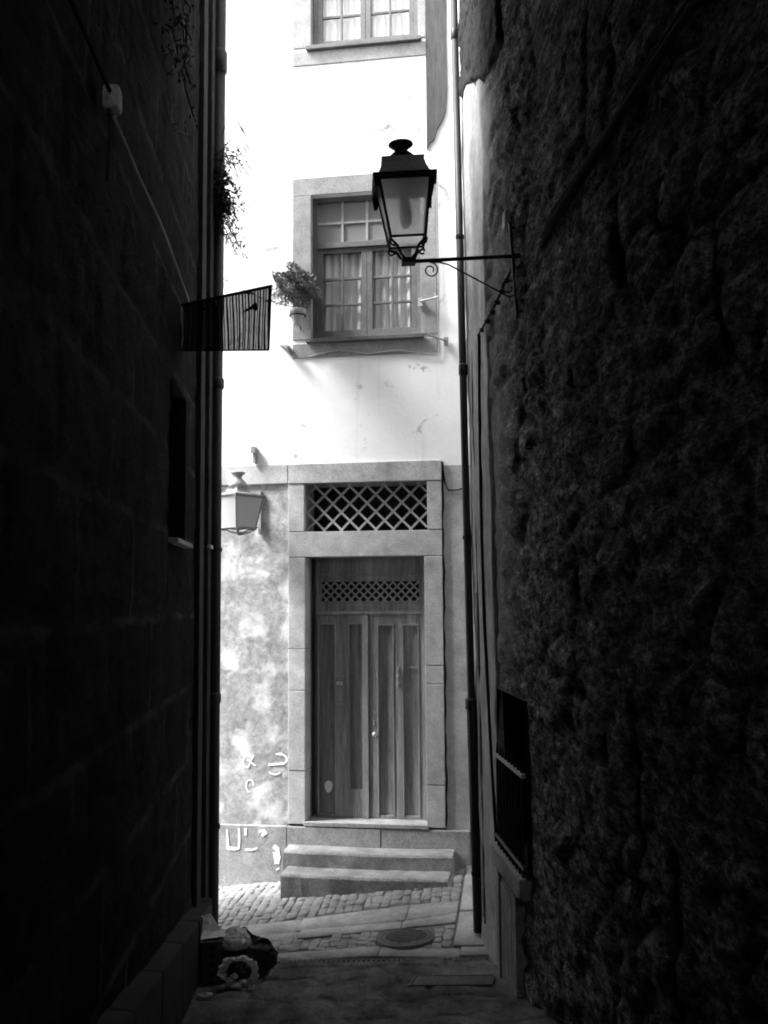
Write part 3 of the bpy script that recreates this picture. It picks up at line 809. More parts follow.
def rod(u, z, L, tilt, label, base=True, mat='granite_dark', dirx=1):
    mb = MB().tube([(0, -.03, 0), (dirx * L * .5, -.06, tilt * .5), (dirx * L, -.09, tilt)], .011, 6)
    if base: mb.box(-.022, .022, -.035, 0, -.05, .035)
    mb.tube([(dirx * L * .85, -.082, tilt * .85), (dirx * L * .85, -.082, tilt * .85 + .05)], .007, 6)
    o = obj('line_bracket', mb, mat, loc=tuple(W(u, .014, z)), rotz=-PHI)
    return tag(o, label, 'bracket', 'clothesline brackets on the townhouse')
rod(.54, 5.86, .19, .012, 'pale rod bracket right of the first-floor window, level with its lower panes', True, 'granite')
rod(.80, 5.44, .17, .05, 'short bracket beside the lower right corner of the first-floor window surround', True, 'granite_dark', -1)
wd = obj('line_bracket', MB().add([(-.09, -.11, .04), (.0, -.12, .0), (.02, 0, -.06), (.02, 0, .03), (-.09, 0, .05), (.02, -.12, .03)], [(0, 1, 5), (0, 4, 3, 5), (1, 2, 3, 5), (0, 4, 2, 1), (4, 3, 2)]), 'granite_dark', loc=tuple(W(-.83, 0, 5.42)), rotz=-PHI)
tag(wd, 'dark wedge bracket left of the first-floor window, below the flower pot', 'bracket', 'clothesline brackets on the townhouse')
wc = MB()
pts = [(.72, 7.25), (.722, 6.6), (.728, 6.0), (.724, 5.62), (.73, 5.36), (.70, 5.315), (.55, 5.325), (.30, 5.37), (0, 5.345), (-.3, 5.40), (-.62, 5.345)]
wc.tube([(a, -.022, b) for a, b in pts], .0055, 6)
tag(obj('wall_cable', wc, 'pale_metal', loc=tuple(P0), rotz=-PHI), 'thin grey cable tracing the edge of the first-floor window surround', 'cable')
wc = MB(); zz = np.linspace(4.22, .66, 40)
wc.tube([(.742 + .006 * math.sin(k * 1.7) + .004 * math.sin(k * .6), -.014, z) for k, z in enumerate(zz)], .011, 6)
wc.tube([(.745, -.014, 4.2), (.765, -.014, 4.02), (.80, -.014, 3.93), (.90, -.014, 3.93), (.98, -.014, 3.96)], .008, 6)
tag(obj('wall_cable', wc, 'cable', loc=tuple(P0), rotz=-PHI), 'dark cable running down beside the right stone jamb of the door', 'cable')

# ================================================================== LEFT HOUSE
LH = thing('stone_house', 'sooty ashlar house forming the dark left side of the alley', 'house', (-.92, 9.1, 0))
Lo = Vector((-.92, 9.1, 0))
A = axis((-6, 1.6, .25), (1.6, 6.70, .03), (6.70, 7.45, .05), (7.45, 9.06, .03))
B = axis((-.6, 3.27, .035), (3.27, 4.34, .05), (4.34, 8.62, .04))
YY, ZZ = np.meshgrid(A, B, indexing='ij')
row = np.floor((ZZ + .06 * fbm(YY * .7, ZZ * .7, 3, 5)) / .56)
off = np.where(row % 2 == 0, 0.0, .6)
fz = np.abs(((ZZ + .055 * fbm(YY * .9, ZZ * .9, 3, 5)) / .56) % 1 - .5) * 2 * .28
fy = np.abs(((YY + off) / 1.25) % 1 - .5) * 2 * .625
edge = np.minimum(.28 - fz, .625 - fy)
hgt = .009 * sstep(.0, .09, edge) + .020 * fbm(YY * 1.2, ZZ * 2.2, 6, 3) + .020 * fbm(YY * 4, ZZ * 9, 5, 8, .75)
hgt *= np.where(YY > 8.2, .35, 1.0)
P = np.stack([-.0 + hgt - .02, YY - 9.1, ZZ], -1)
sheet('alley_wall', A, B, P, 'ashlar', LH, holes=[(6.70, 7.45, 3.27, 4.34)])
# slit window
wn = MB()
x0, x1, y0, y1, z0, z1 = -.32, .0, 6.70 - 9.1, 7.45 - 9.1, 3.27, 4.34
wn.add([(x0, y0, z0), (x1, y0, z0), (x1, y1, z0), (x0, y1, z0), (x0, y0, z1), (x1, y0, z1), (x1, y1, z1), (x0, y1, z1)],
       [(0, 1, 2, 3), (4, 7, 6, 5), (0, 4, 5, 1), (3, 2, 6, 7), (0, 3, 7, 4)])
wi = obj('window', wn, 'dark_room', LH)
obj('sill', MB().box(-.2, .055, y0 - .03, y1 + .03, 3.235, 3.268), 'granite', wi, bevel=.006)
fr = MB().box(-.2, -.14, y0 + .002, y0 + .06, z0, z1).box(-.2, -.14, y1 - .06, y1 - .002, z0, z1).box(-.2, -.14, y0 + .06, y1 - .06, z1 - .06, z1 - .002).box(-.2, -.14, -2.05, -2.0, z0, z1 - .06)
obj('window_frame', fr, 'pipe', wi)
# low plinth along the foot of the wall
pb = MB(); ys = list(np.arange(-5.9, 8.6, .9)) + [8.62]
for a, b in zip(ys, ys[1:]):
    def gz(y): d = Vector((-.8, y, 0)) - P0; return G(d.dot(T), d.dot(ND))
    x_ = .115 + random.uniform(-.008, .008); ta, tb_ = gz(a) + .46, gz(b) + .46
    pb.add([(-.1, a - 9.1, gz(a) - .5), (x_, a - 9.1, gz(a) - .5), (x_, b - 9.103, gz(b) - .5), (-.1, b - 9.103, gz(b) - .5), (-.1, a - 9.1, ta + .02), (x_, a - 9.1, ta), (x_, b - 9.103, tb_), (-.1, b - 9.103, tb_ + .02)],
           [(0, 3, 2, 1), (4, 5, 6, 7), (0, 1, 5, 4), (1, 2, 6, 5), (2, 3, 7, 6), (3, 0, 4, 7)])
obj('plinth', pb, 'dark_render', LH, bevel=.02)
# corner strip with its two shallow pilaster edges
obj('corner_strip', MB().box(-.3, .028, 8.22 - 9.1, 8.52 - 9.1, .3, 8.6).box(-.3, .052, 8.66 - 9.1, 8.99 - 9.1, -.3, 8.6), 'dark_render', LH, bevel=.01)
obj('iron_ledge', MB().box(.0, .07, 8.66 - 9.1, 8.90 - 9.1, 3.30, 3.33), 'granite', LH, bevel=.004)
# street-side walls, roof, slab added over the alley against sky light
def street_wall(x_from, x_to, y_c, xc, z1):
    mb = MB(); n = 1
    a = Vector((xc, y_c, 0)); b = a + T * (x_to - x_from)
    return a, b
mb = MB()
a = Vector((0, -.02, 0)); b = a - T * 1.7
mb.prism([(a.x, a.y), (b.x, b.y), (b.x + .3 * ND.x, b.y + .3 * ND.y), (0.0, -.35)], -.8, 8.62)
obj('street_wall', mb, 'street_face', LH)
obj('building_core', MB().prism([(-.45, -.6), (-1.65, -.3), (-1.65, -15.1), (-.45, -15.1)], -.8, 8.62), 'dark_room', LH)
obj('roof', MB().prism([(.10, .12), (-1.75, .55), (-1.75, -15.2), (.10, -15.2)], 8.62, 8.74), 'slate', LH)
obj('added_sky_blocker', MB().box(-.05, 2.5, -15.1, -1.95, 7.65, 9.5), 'granite_dark', LH)  # unseen, added only to keep sky light out of the alley
obj('alley_end_wall', MB().box(-.05, 2.5, -15.4, -15.1, -.5, 5.4), 'granite_dark', LH)

# left drainpipe with collars and brackets
dp = thing('drainpipe', 'black iron drainpipe on the corner of the left stone house', 'drainpipe', (-.845, 8.97, 0))
obj('pipe', MB().tube([(0, 0, -.05), (.0, 0, 4), (.012, 0, 8.6)], .058, 14), 'pipe', dp, smooth=True)
for z, r, h in ((1.95, .066, .10), (4.75, .066, .10), (7.72, .074, .22)):
    obj('collar', MB().lathe([(.058, 0), (r, .012), (r, h - .02), (.058, h)], seg=16), 'pipe', dp, smooth=True, loc=(.008 if z > 4 else 0, 0, z))
for z in (.9, 3.3, 6.2): obj('pipe_bracket', MB().box(-.10, -.04, -.02, .02, z - .015, z + .015).lathe([(.060, z - .018), (.068, z - .018), (.068, z + .018), (.060, z + .018)], seg=14), 'iron', dp)

# wild plant rooted on the drainpipe joint
wp = thing('wild_plant', 'scraggly wild plant sprouting from the joint of the left drainpipe', 'plant', (-.82, 8.90, 6.66))
tw = MB(); lf = MB(); rr = random.Random(21)
for k in range(30):
    L = rr.uniform(.16, .46); a = rr.uniform(-.5, .95); z0 = rr.uniform(-.35, .22); pts = []
    for s in np.linspace(0, 1, 7):
        pts.append((-.04 + L * s * .62, -.05 + rr.uniform(-.03, .03), z0 + L * (a * s - .75 * s * s) + rr.uniform(-.008, .008)))
    tw.tube(pts, [.005 * (1 - .7 * s) for s in np.linspace(0, 1, 7)], 4)
    for s in range(2, 7):
        for _ in range(5):
            p = Vector(pts[s]) + Vector((rr.uniform(-.03, .03), rr.uniform(-.03, .03), rr.uniform(-.03, .03)))
            leaf_mass(p, (.01, .01, .01), 1, .034, lf, .4, seed=rr.randint(0, 9999), droop=.5)
leaf_mass((-.03, -.04, -.12), (.12, .10, .22), 700, .042, lf, .45, 31, .3)
leaf_mass((.05, -.04, -.20), (.13, .08, .13), 420, .036, lf, .45, 33, .3)
leaf_mass((.12, -.03, .24), (.05, .05, .06), 60, .03, lf, .5, 34, .3)
for k in range(12):                    # long thin grass arching out
    L = rr.uniform(.22, .42); z0 = rr.uniform(-.1, .3); h = rr.uniform(.12, .34)
    tw.tube([(-.03 + L * .85 * q, -.05 + .03 * math.sin(q * 3 + k), z0 + h * math.sin(q * 2.5) - .10 * q * q) for q in np.linspace(0, 1, 8)], [.003] * 6 + [.006, .002], 4)
for k in range(7):                     # trailing stems below
    x = rr.uniform(-.02, .10); pts = [(x + .02 * i + rr.uniform(-.02, .02), -.05, -.28 - .075 * i) for i in range(6)]
    tw.tube(pts, [.0045, .004, .0035, .003, .0025, .002], 4)
    for p in pts[1:]:
        if rr.random() < .6: leaf_mass(p, (.015, .015, .015), rr.randint(1, 4), .032, lf, .42, rr.randint(0, 9999), .6)
obj('twigs', tw, 'dark_leaf', wp); obj('foliage', lf, 'dark_leaf', wp)

# dry creeper high on the dark wall
dc = thing('dry_creeper', 'dark straggling creeper high on the left alley wall', 'plant', (-.90, 6.2, 6.35))
tw = MB(); lf = MB()
for k in range(12):
    y, z = rr.uniform(-.2, .6), rr.uniform(.0, .8); pts = []
    for s in range(8):
        pts.append((.02 + .12 * math.sin(s * .35) * rr.uniform(.4, 1), y, z)); y += rr.uniform(-.2, .05); z += rr.uniform(-.16, .03)
    tw.tube(pts, .006, 4)
    for p in pts: leaf_mass(p, (.03, .03, .03), 2, .032, lf, .5, rr.randint(0, 9999), .6)
obj('twigs', tw, 'dark_leaf', dc); obj('foliage', lf, 'dark_leaf', dc)

# junction box and its cable
jb = thing('junction_box', 'small white junction box on the left alley wall', 'junction box', (-.905, 4.40, 5.10))
jb.scale = (.66, .66, .66)
obj('box', MB().box(-.03, .085, -.07, .07, -.085, .085), 'white_paint', jb, bevel=.03, segs=4)
obj('cable_gland', MB().tube([(.01, -.03, -.07), (.01, -.03, -.13)], .018, 8).tube([(.01, .03, -.07), (.01, .03, -.11)], .014, 8), 'pipe', jb)
cb = MB().tube([(-.885, 4.42, 5.04), (-.875, 4.9, 5.02), (-.872, 5.3, 5.03), (-.868, 5.7, 5.045), (-.87, 6.2, 5.04), (-.875, 6.8, 5.03), (-.88, 7.2, 5.02)], .008, 6)
tag(obj('wall_cable', cb, 'conduit', None), 'pale thin cable from the white junction box to the striped cloth', 'cable')
cb = MB().tube([(-.885, 2.6, 5.06), (-.885, 3.6, 5.08), (-.89, 4.36, 5.12)], .011, 8)
tag(obj('wall_cable', cb, 'cable', None), 'thick dark cable reaching the white junction box from above', 'cable')
cb = MB().tube([(-.895, 4.40, 5.03), (-.897, 4.40, 4.88), (-.90, 4.39, 4.72)], .007, 6)
tag(obj('wall_cable', cb, 'pipe', None), 'short dark cable end hanging straight below the white junction box', 'cable')

# striped cloth on a rod sticking out of the left wall
cl = thing('striped_cloth', 'dark striped cloth stretched between rods out from the left wall', 'cloth', (-.92, 7.20, 4.99))
xd = Vector((.65, -.36, 0)); L = xd.length; xd.normalize()
cm = MB(); nx, nz = 60, 14
for i in range(nx + 1):
    s = i / nx
    for k in range(nz + 1):
        t_ = k / nz; top = .0 + .035 * s; bot = -.335 - .075 * s
        z = top + (bot - top) * t_; x = L * s - .018 * s * t_
        y = .010 * math.sin(s * 84) * (.4 + .6 * t_) + .012 * math.sin(s * 9 + t_ * 3)
        cm.v.append((x, y, z))
for i in range(nx):
    for k in range(nz): cm.f.append((i * (nz + 1) + k, (i + 1) * (nz + 1) + k, (i + 1) * (nz + 1) + k + 1, i * (nz + 1) + k + 1))
ang = math.atan2(xd.y, xd.x)
obj('cloth', cm, 'cloth', cl, smooth=True, rotz=ang)
rd = MB().tube([(-.02, 0, .004), (L + .01, 0, .040)], .011, 6).tube([(L, 0, .04), (L - .018, 0, -.41)], .009, 6).tube([(0, 0, -.335), (L - .018, 0, -.412)], .006, 6)
obj('rod', rd, 'iron', cl, rotz=ang)
for x, z, w in ((.26, -.045, .16), (.60, -.10, .11)):
    pg = MB().tube([(x - w * .6, -.02, z - .02), (x, -.02, z), (x + w * .3, -.02, z + .004)], [.006, .012, .006], 6).lathe([(.004, -.03), (.018, -.015), (.020, .01), (.006, .035)], (x + w * .25, -.022, z), 10)
    obj('clip', pg, 'iron', cl, rotz=ang)

# clothesline to the townhouse with two pegs
c0 = Vector((-.80, 8.9, 5.76)); c1 = W(-.70, .10, 5.84)
ln = thing('clothesline', 'thin clothesline strung from the left drainpipe to the flower pot', 'clothesline', tuple(c0))
pts = [c0.lerp(c1, k / 12) - c0 + Vector((0, 0, -.05 * math.sin(PI * k / 12))) for k in range(13)]
obj('line', MB().tube(pts, .0032, 5), 'cable', ln)
for k in (4, 7): obj('peg', MB().tube([pts[k] + Vector((-.05, 0, -.006)), pts[k], pts[k] + Vector((.05, 0, -.004))], [.004, .013, .004], 6), 'granite_dark', ln)

# ================================================================== RIGHT HOUSE
RH = thing('rubble_house', 'rough rubble-walled house along the right side of the alley', 'house', (1.4, 8.45, 0))
A = axis((-6, 2.6, .25), (2.6, 6.45, .022), (6.45, 7.42, .03), (7.42, 8.42, .022))
B = axis((-.4, 1.07, .025), (1.07, 2.19, .03), (2.19, 6.4, .026), (6.4, 8.62, .035))
YY, ZZ = np.meshgrid(A, B, indexing='ij')
wx, wz = .16 * fbm(YY * 2, ZZ * 2, 4, 21), .16 * fbm(YY * 2, ZZ * 2, 4, 22)
f1, f2, cv = voronoi((YY + 1.6 * wx) / .52, (ZZ + wz) / .23, 4)
stone = sstep(.02, .34, f2 - f1)
mask = sstep(-.28, .22, fbm(YY * .8, ZZ * .8, 4, 33) + .05)       # where render has fallen and the stones show
hgt = .044 * stone * (.25 + cv) * (.35 + .65 * mask) + .018 * fbm(YY * 1.3, ZZ * 2.6, 6, 9, .6) + .018 * fbm(YY * 4.5, ZZ * 10, 5, 10, .75)
smoothcorner = 1 - .80 * sstep(6.9, 7.9, YY + .3 * fbm(YY, ZZ, 3, 2))
hgt = hgt * smoothcorner
def dip(y, z, ry, rz, d): return -d * np.exp(-(((YY - y) / ry) ** 2 + ((ZZ - z) / rz) ** 2) ** 2)
hgt += dip(4.3, 4.43, .09, .24, .11) + dip(4.28, 2.0, .05, .45, .06) + dip(3.9, 1.55, .06, .35, .05) + dip(5.1, 2.35, .12, .08, .05)
nearwin = sstep(0, .08, np.maximum(np.maximum(6.45 - YY, YY - 7.42), np.maximum(1.07 - ZZ, ZZ - 2.19)))
hgt *= .25 + .75 * nearwin
P = np.stack([.012 - .009 * ZZ - hgt + .015, YY - 8.45, ZZ], -1)
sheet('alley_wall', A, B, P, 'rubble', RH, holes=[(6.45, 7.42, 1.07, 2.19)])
mb = MB(); a = Vector((-.02, -.02, 0)); b = a + T * 2.3
for z0, z1, s0, s1 in ((-.6, 8.62, 0, -.06),):
    mb.add([(.01 + s0, -.45, z0), (.0 + s0, -.02, z0), (b.x, b.y, z0), (b.x, b.y - .5, z0), (.01 + s1, -.45, z1), (.0 + s1, -.02, z1), (b.x, b.y, z1), (b.x, b.y - .5, z1)],
           [(0, 1, 5, 4), (1, 2, 6, 5), (2, 3, 7, 6), (4, 5, 6, 7), (0, 3, 2, 1), (0, 4, 7, 3)])
obj('street_wall', mb, 'street_face', RH)
obj('building_core', MB().prism([(.5, -.6), (2.2, -1.0), (2.2, -14.6), (.5, -14.6)], -.6, 8.62), 'dark_room', RH)
obj('roof', MB().prism([(-.10, .12), (2.35, -.45), (2.35, -14.6), (-.10, -14.6)], 8.62, 8.74), 'slate', RH)
# pale plaster strip at the corner
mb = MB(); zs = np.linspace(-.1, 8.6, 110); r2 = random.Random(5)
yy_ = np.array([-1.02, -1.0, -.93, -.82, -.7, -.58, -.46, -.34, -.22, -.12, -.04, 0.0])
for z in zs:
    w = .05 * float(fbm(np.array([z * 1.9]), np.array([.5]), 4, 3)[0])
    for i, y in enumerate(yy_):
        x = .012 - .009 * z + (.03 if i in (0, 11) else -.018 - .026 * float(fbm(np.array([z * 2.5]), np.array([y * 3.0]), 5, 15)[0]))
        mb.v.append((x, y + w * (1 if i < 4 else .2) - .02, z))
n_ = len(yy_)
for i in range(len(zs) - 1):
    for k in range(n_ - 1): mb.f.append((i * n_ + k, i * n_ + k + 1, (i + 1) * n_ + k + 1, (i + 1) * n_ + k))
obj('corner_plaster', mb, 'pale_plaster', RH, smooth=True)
# bare dark masonry high up where the plaster has fallen
A2 = np.linspace(6.55, 8.26, 60); B2 = np.linspace(6.5, 8.6, 70)
Y2, Z2 = np.meshgrid(A2, B2, indexing='ij')
f1, f2, cv = voronoi((Y2) / .2 + .4 * fbm(Y2 * 3, Z2 * 3, 3, 2), Z2 / .15, 14)
lowedge = 6.72 + .42 * sstep(7.0, 8.2, Y2) + .10 * fbm(Y2 * 3, Z2 * 0 + 2, 3, 6)
H2 = (.03 + .018 * sstep(.0, .3, f2 - f1) * (.4 + cv) + .022 * fbm(Y2 * 6, Z2 * 6, 4, 3)) * sstep(0, .05, Z2 - lowedge) * sstep(0, .05, Y2 - 6.62 - .05 * fbm(Z2 * 3, Z2, 3, 8)) - .03 * (1 - sstep(-.02, .03, Z2 - lowedge)) - .03 * (1 - sstep(.0, .04, Y2 - 6.60))
sheet('bare_masonry', A2, B2, np.stack([.012 - .009 * Z2 - H2, Y2 - 8.45, Z2], -1), 'masonry', RH)

# barred window
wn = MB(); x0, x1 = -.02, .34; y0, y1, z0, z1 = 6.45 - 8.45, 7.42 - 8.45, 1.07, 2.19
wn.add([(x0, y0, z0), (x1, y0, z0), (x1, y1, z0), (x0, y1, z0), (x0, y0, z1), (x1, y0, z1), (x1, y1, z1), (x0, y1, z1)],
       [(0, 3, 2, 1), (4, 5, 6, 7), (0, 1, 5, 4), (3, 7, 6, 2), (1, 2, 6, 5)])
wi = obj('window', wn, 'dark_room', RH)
sl_ = MB().box(-.075, .05, y0 + .02, y1 + .07, .93, 1.066); obj('sill', sl_, 'granite_dark', wi, bevel=.012)
br = MB()
for k in range(9):
    y = y0 + .06 + k * (y1 - y0 - .12) / 8
    br.tube([(-.035, y, 1.06), (-.035, y, 1.74), (-.035, y, 1.80)], [.010, .010, .003], 6)
obj('bars', br, 'iron', wi)
for z in (1.70, 1.12): obj('rail', MB().box(-.05, -.022, y0, y1, z, z + .026), 'pale_metal' if z > 1.5 else 'pipe', wi, bevel=.003)
obj('jamb', MB().box(-.012, .10, y1 + .005, y1 + .09, 1.07, 2.19), 'granite_dark', wi, bevel=.01)
# boarded hatch below the sill
ht = MB().box(-.055, .02, y1 - .12, y1 - .04, -.05, .89).box(-.055, .02, y0 + .25, y0 + .33, -.05, .89).box(-.03, .02, y0 + .33, y1 - .12, -.05, .86)
for k in range(4): ht.box(-.038, -.03, y0 + .36 + k * .13, y0 + .47 + k * .13, .0, .84)
obj('boarded_hatch', ht, 'granite_dark', RH, bevel=.004)

# right drainpipe, conduits, cables, plate
rp = thing('drainpipe', 'black drainpipe on the right corner of the alley mouth, ending above the paving', 'drainpipe', (1.352, 8.33, .15))
obj('pipe', MB().tube([(.02, 0, 0), (-.012, 0, 1.78), (-.016, 0, 1.9), (-.042, 0, 4), (-.086, 0, 8.4)], [.046, .046, .032, .032, .032], 14), 'pipe', rp, smooth=True)
for z in (1.78, 4.6, 7.6): obj('collar', MB().lathe([(.033, 0), (.050 if z < 2 else .038, .01), (.050 if z < 2 else .038, .09), (.033, .10)], seg=14), 'pipe', rp, smooth=True, loc=(-.0103 * z, 0, z))
for z in (.45, 3.2, 5.8): obj('pipe_bracket', MB().lathe([(.034, z), (.052 if z < 1 else .038, z), (.052 if z < 1 else .038, z + .03), (.034, z + .03)], (.012 if z < 1 else -.0103 * z, 0, 0), 14).box(.012, .09, -.012, .012, z + .002, z + .026), 'iron', rp)
cn = MB().tube([(1.388, 8.20, .30), (1.382, 8.19, 1.2), (1.378, 8.18, 1.5), (1.366, 8.16, 2.9)], .012, 8)
tag(obj('conduit', cn, 'conduit'), 'pale conduit beside the foot of the right drainpipe', 'conduit')
cn = MB().tube([(1.386, 8.12, .28), (1.382, 8.115, .9), (1.376, 8.11, 1.6), (1.367, 8.09, 2.6), (1.36, 8.12, 3.4), (1.355, 8.10, 3.9), (1.35, 8.14, 4.3), (1.345, 8.08, 4.9)], .005, 6)
tag(obj('wall_cable', cn, 'cable'), 'thin wandering cable beside the pale conduit at the right corner', 'cable')
pts = [(1.335, 7.68, 4.93), (1.340, 7.74, 4.4), (1.348, 7.79, 3.6), (1.357, 7.78, 2.7), (1.366, 7.66, 1.9), (1.372, 7.53, 1.2), (1.376, 7.44, .82)]
tag(obj('wall_cable', MB().tube(pts, .0125, 8), 'cable'), 'thick black cable running down the right wall past the barred window', 'cable')
fc = thing('lamp_feed_cable', 'slack clipped cable from the lantern bracket down the right wall', 'cable', (1.335, 6.40, 5.03))
pts = [(0, 0, 0), (-.01, .25, -.05), (-.012, .55, -.085), (-.012, .9, -.10), (-.005, 1.3, -.10)]
obj('line', MB().tube(pts, .009, 6), 'cable', fc)
for k in range(7):
    s = k / 6 * 3.6; i = int(s); p = Vector(pts[i]).lerp(Vector(pts[i + 1]), s - i); obj('clip', MB().box(p.x - .012, p.x + .03, p.y - .012, p.y + .012, p.z - .015, p.z + .015), 'iron', fc, bevel=.004)
cb = MB(); 
for off_, r_ in ((0, .024), (.04, .016)):
    cb.tube([(1.345 + max(0, y - 5.3) * .10, y, 4.90 + .02 * (y - 3) + off_ + .012 * math.sin(y * 2.1 + off_ * 30)) for y in np.linspace(1.2, 5.9, 24)], r_, 8)
tag(obj('cable_bundle', cb, 'cable'), 'dark cable bundle sagging along the right rubble wall towards the lantern', 'cable')
mt = thing('meter_box', 'small pale box on the right wall above the lantern bracket', 'meter box', (1.335, 6.46, 5.38))
obj('box', MB().box(-.028, .04, -.045, .045, -.065, .065), 'pale_metal', mt, bevel=.008)
obj('box_lid', MB().box(-.036, -.029, -.036, .036, -.055, .055), 'white_paint', mt, bevel=.003)

# ================================================================== RUBBISH AT THE FOOT OF THE LEFT WALL
def floor_at(x, y):
    d = Vector((x, y, 0)) - P0; return G(d.dot(T), d.dot(ND))
def sack(name, c, r, mat, parent=None, seed=0, amp=.16, n=72, flat=.25):
    """lumpy bag: a sphere pushed about by broad lumps and sharp creases, flattened underneath"""
    mb = MB(); m = n // 2
    th_, ph_ = np.meshgrid(np.linspace(0, PI, m + 1), np.linspace(0, 2 * PI, n + 1)[:-1], indexing='ij')
    X, Y_, Z = np.sin(th_) * np.cos(ph_), np.sin(th_) * np.sin(ph_), np.cos(th_)
    tri = lambda f, k: (fbm(X * f + 9 + k, Y_ * f + 5, 4, seed + k) + fbm(Y_ * f + 3, Z * f + 8 + k, 4, seed + k + 1) + fbm(Z * f + 6, X * f + 2 + k, 4, seed + k + 2)) / 1.6
    crease = 1 - np.abs(tri(2.6, 3)) * 3.2
    d = 1 + amp * 1.6 * tri(1.3, 0) + amp * .55 * np.clip(crease, -.5, 1) + amp * .25 * tri(8, 6)
    Z = np.where(Z < -1 + flat * 2, -1 + flat * 2 + (Z + 1 - flat * 2) * .15, Z)
    for i in range(m + 1):
        for k in range(n):
            q = d[i, k] if 0 < i < m else d[i].mean()
            mb.v.append((c[0] + X[i, k] * q * r[0], c[1] + Y_[i, k] * q * r[1], c[2] + Z[i, k] * (q if Z[i, k] > -.4 else 1) * r[2]))
    for i in range(m):
        for k in range(n): mb.f.append((i * n + k, (i + 1) * n + k, (i + 1) * n + (k + 1) % n, i * n + (k + 1) % n))
    return obj(name, mb, mat, parent, smooth=True)
cx, cy = -.735, 7.76; cz = floor_at(cx, cy)
cr = thing('plastic_crate', 'grey plastic crate standing on end against the left plinth, papers on top', 'crate', (cx, cy, cz), .12)
c_ = MB(); hw, hd, hh = .07, .17, .34
def holed(mb, x0, x1, y, z0, z1, t):
    cols, rows = 1, 5
    zs = np.linspace(z0, z1, rows * 2 + 2)
    for i in range(len(zs) - 1):
        if i % 2 == 0: mb.box(x0, x1, y, y + t, zs[i], zs[i + 1])
        else: mb.box(x0, x0 + (x1 - x0) * .36, y, y + t, zs[i], zs[i + 1]).box(x0 + (x1 - x0) * .64, x1, y, y + t, zs[i], zs[i + 1])
holed(c_, -hw, hw, -hd, .0, hh, .008); holed(c_, -hw, hw, hd - .008, 0, hh, .008)
c_.box(-hw, -hw + .008, -hd + .008, hd - .008, 0, hh).box(hw - .008, hw, -hd + .008, hd - .008, 0, hh).box(-hw + .008, hw - .008, -hd + .008, hd - .008, 0, .01)
obj('body', c_, 'plastic', cr)
obj('dark_insert', MB().box(-hw + .01, hw - .01, -hd + .02, hd - .02, .012, hh - .03), 'dark_room', cr)  # dark block added inside so the holes look shaded
obj('rim', MB().box(-hw - .01, hw + .01, -hd - .01, -hd, hh - .025, hh).box(-hw - .01, -hw, -hd, hd, hh - .025, hh).box(hw, hw + .01, -hd, hd, hh - .025, hh), 'plastic', cr, bevel=.003)
pa = MB().add([(-.10, -.12, 0), (.10, -.09, .012), (.12, .06, .0), (.02, .09, .03), (-.06, .03, .035), (-.02, -.04, .028)], [(0, 1, 5), (1, 2, 5), (2, 3, 4, 5), (4, 0, 5)])
pa.add([(-.08, 0, .03), (.06, -.02, .035), (-.02, .09, .12), (-.09, .06, .11), (-.08, .012, .03), (.06, -.008, .035), (-.02, .10, .12), (-.09, .07, .11)], [(0, 1, 2, 3), (7, 6, 5, 4), (0, 4, 5, 1), (2, 6, 7, 3)])
tag(obj('crumpled_paper', pa, 'paper', loc=(cx + .01, cy - .03, cz + hh + .006)), 'torn pale paper lying on the grey crate', 'paper')
wb = sack('white_sack', (0, 0, .0), (.120, .12, .085), 'white_bag', None, 3, .20); wb.location = (-.56, 7.74, floor_at(-.55, 7.74) + .29)
tag(wb, 'plump pale sack resting on top of the black rubbish bag', 'bag')
bb = thing('black_rubbish_bag', 'black rubbish bag slumped between the crate and the street', 'bag', (-.50, 7.80, floor_at(-.5, 7.80)))
sack('bag_body', (0, 0, .12), (.20, .16, .16), 'black_bag', bb, 8, .22)
fm = MB(); nu, nv = 26, 14                       # loose mouth of the bag flopping towards the street
for i in range(nu + 1):
    a_ = i / nu
    for k in range(nv + 1):
        b_ = k / nv
        x = -.02 + .27 * a_ - .05 * b_ * a_; top = .37 - .16 * a_ ** 1.6; bot = .14 + .06 * a_
        z = top + (bot - top) * b_ + .018 * math.sin(a_ * 11 + b_ * 4); y = -.05 - .05 * math.sin(PI * b_) * (1 - a_) + .022 * math.sin(a_ * 17 + b_ * 9) + .03 * a_
        fm.v.append((x, y, z))
for i in range(nu):
    for k in range(nv): fm.f.append((i * (nv + 1) + k, (i + 1) * (nv + 1) + k, (i + 1) * (nv + 1) + k + 1, i * (nv + 1) + k + 1))
obj('bag_flap', fm, 'black_bag', bb, smooth=True)
gx, gy = -.515, 7.44; gz_ = floor_at(gx, gy)
cbg = thing('clear_rubbish_bag', 'open clear plastic bag of litter lying in front of the black bag', 'bag', (gx, gy, gz_))
cbg.scale = (.86, .86, .86)
tor = MB(); n1, n2 = 120, 26
ax_ = Vector((.12, -.92, .30)).normalized(); sx_ = ax_.cross(Vector((0, 0, 1))).normalized(); sz_ = sx_.cross(ax_)
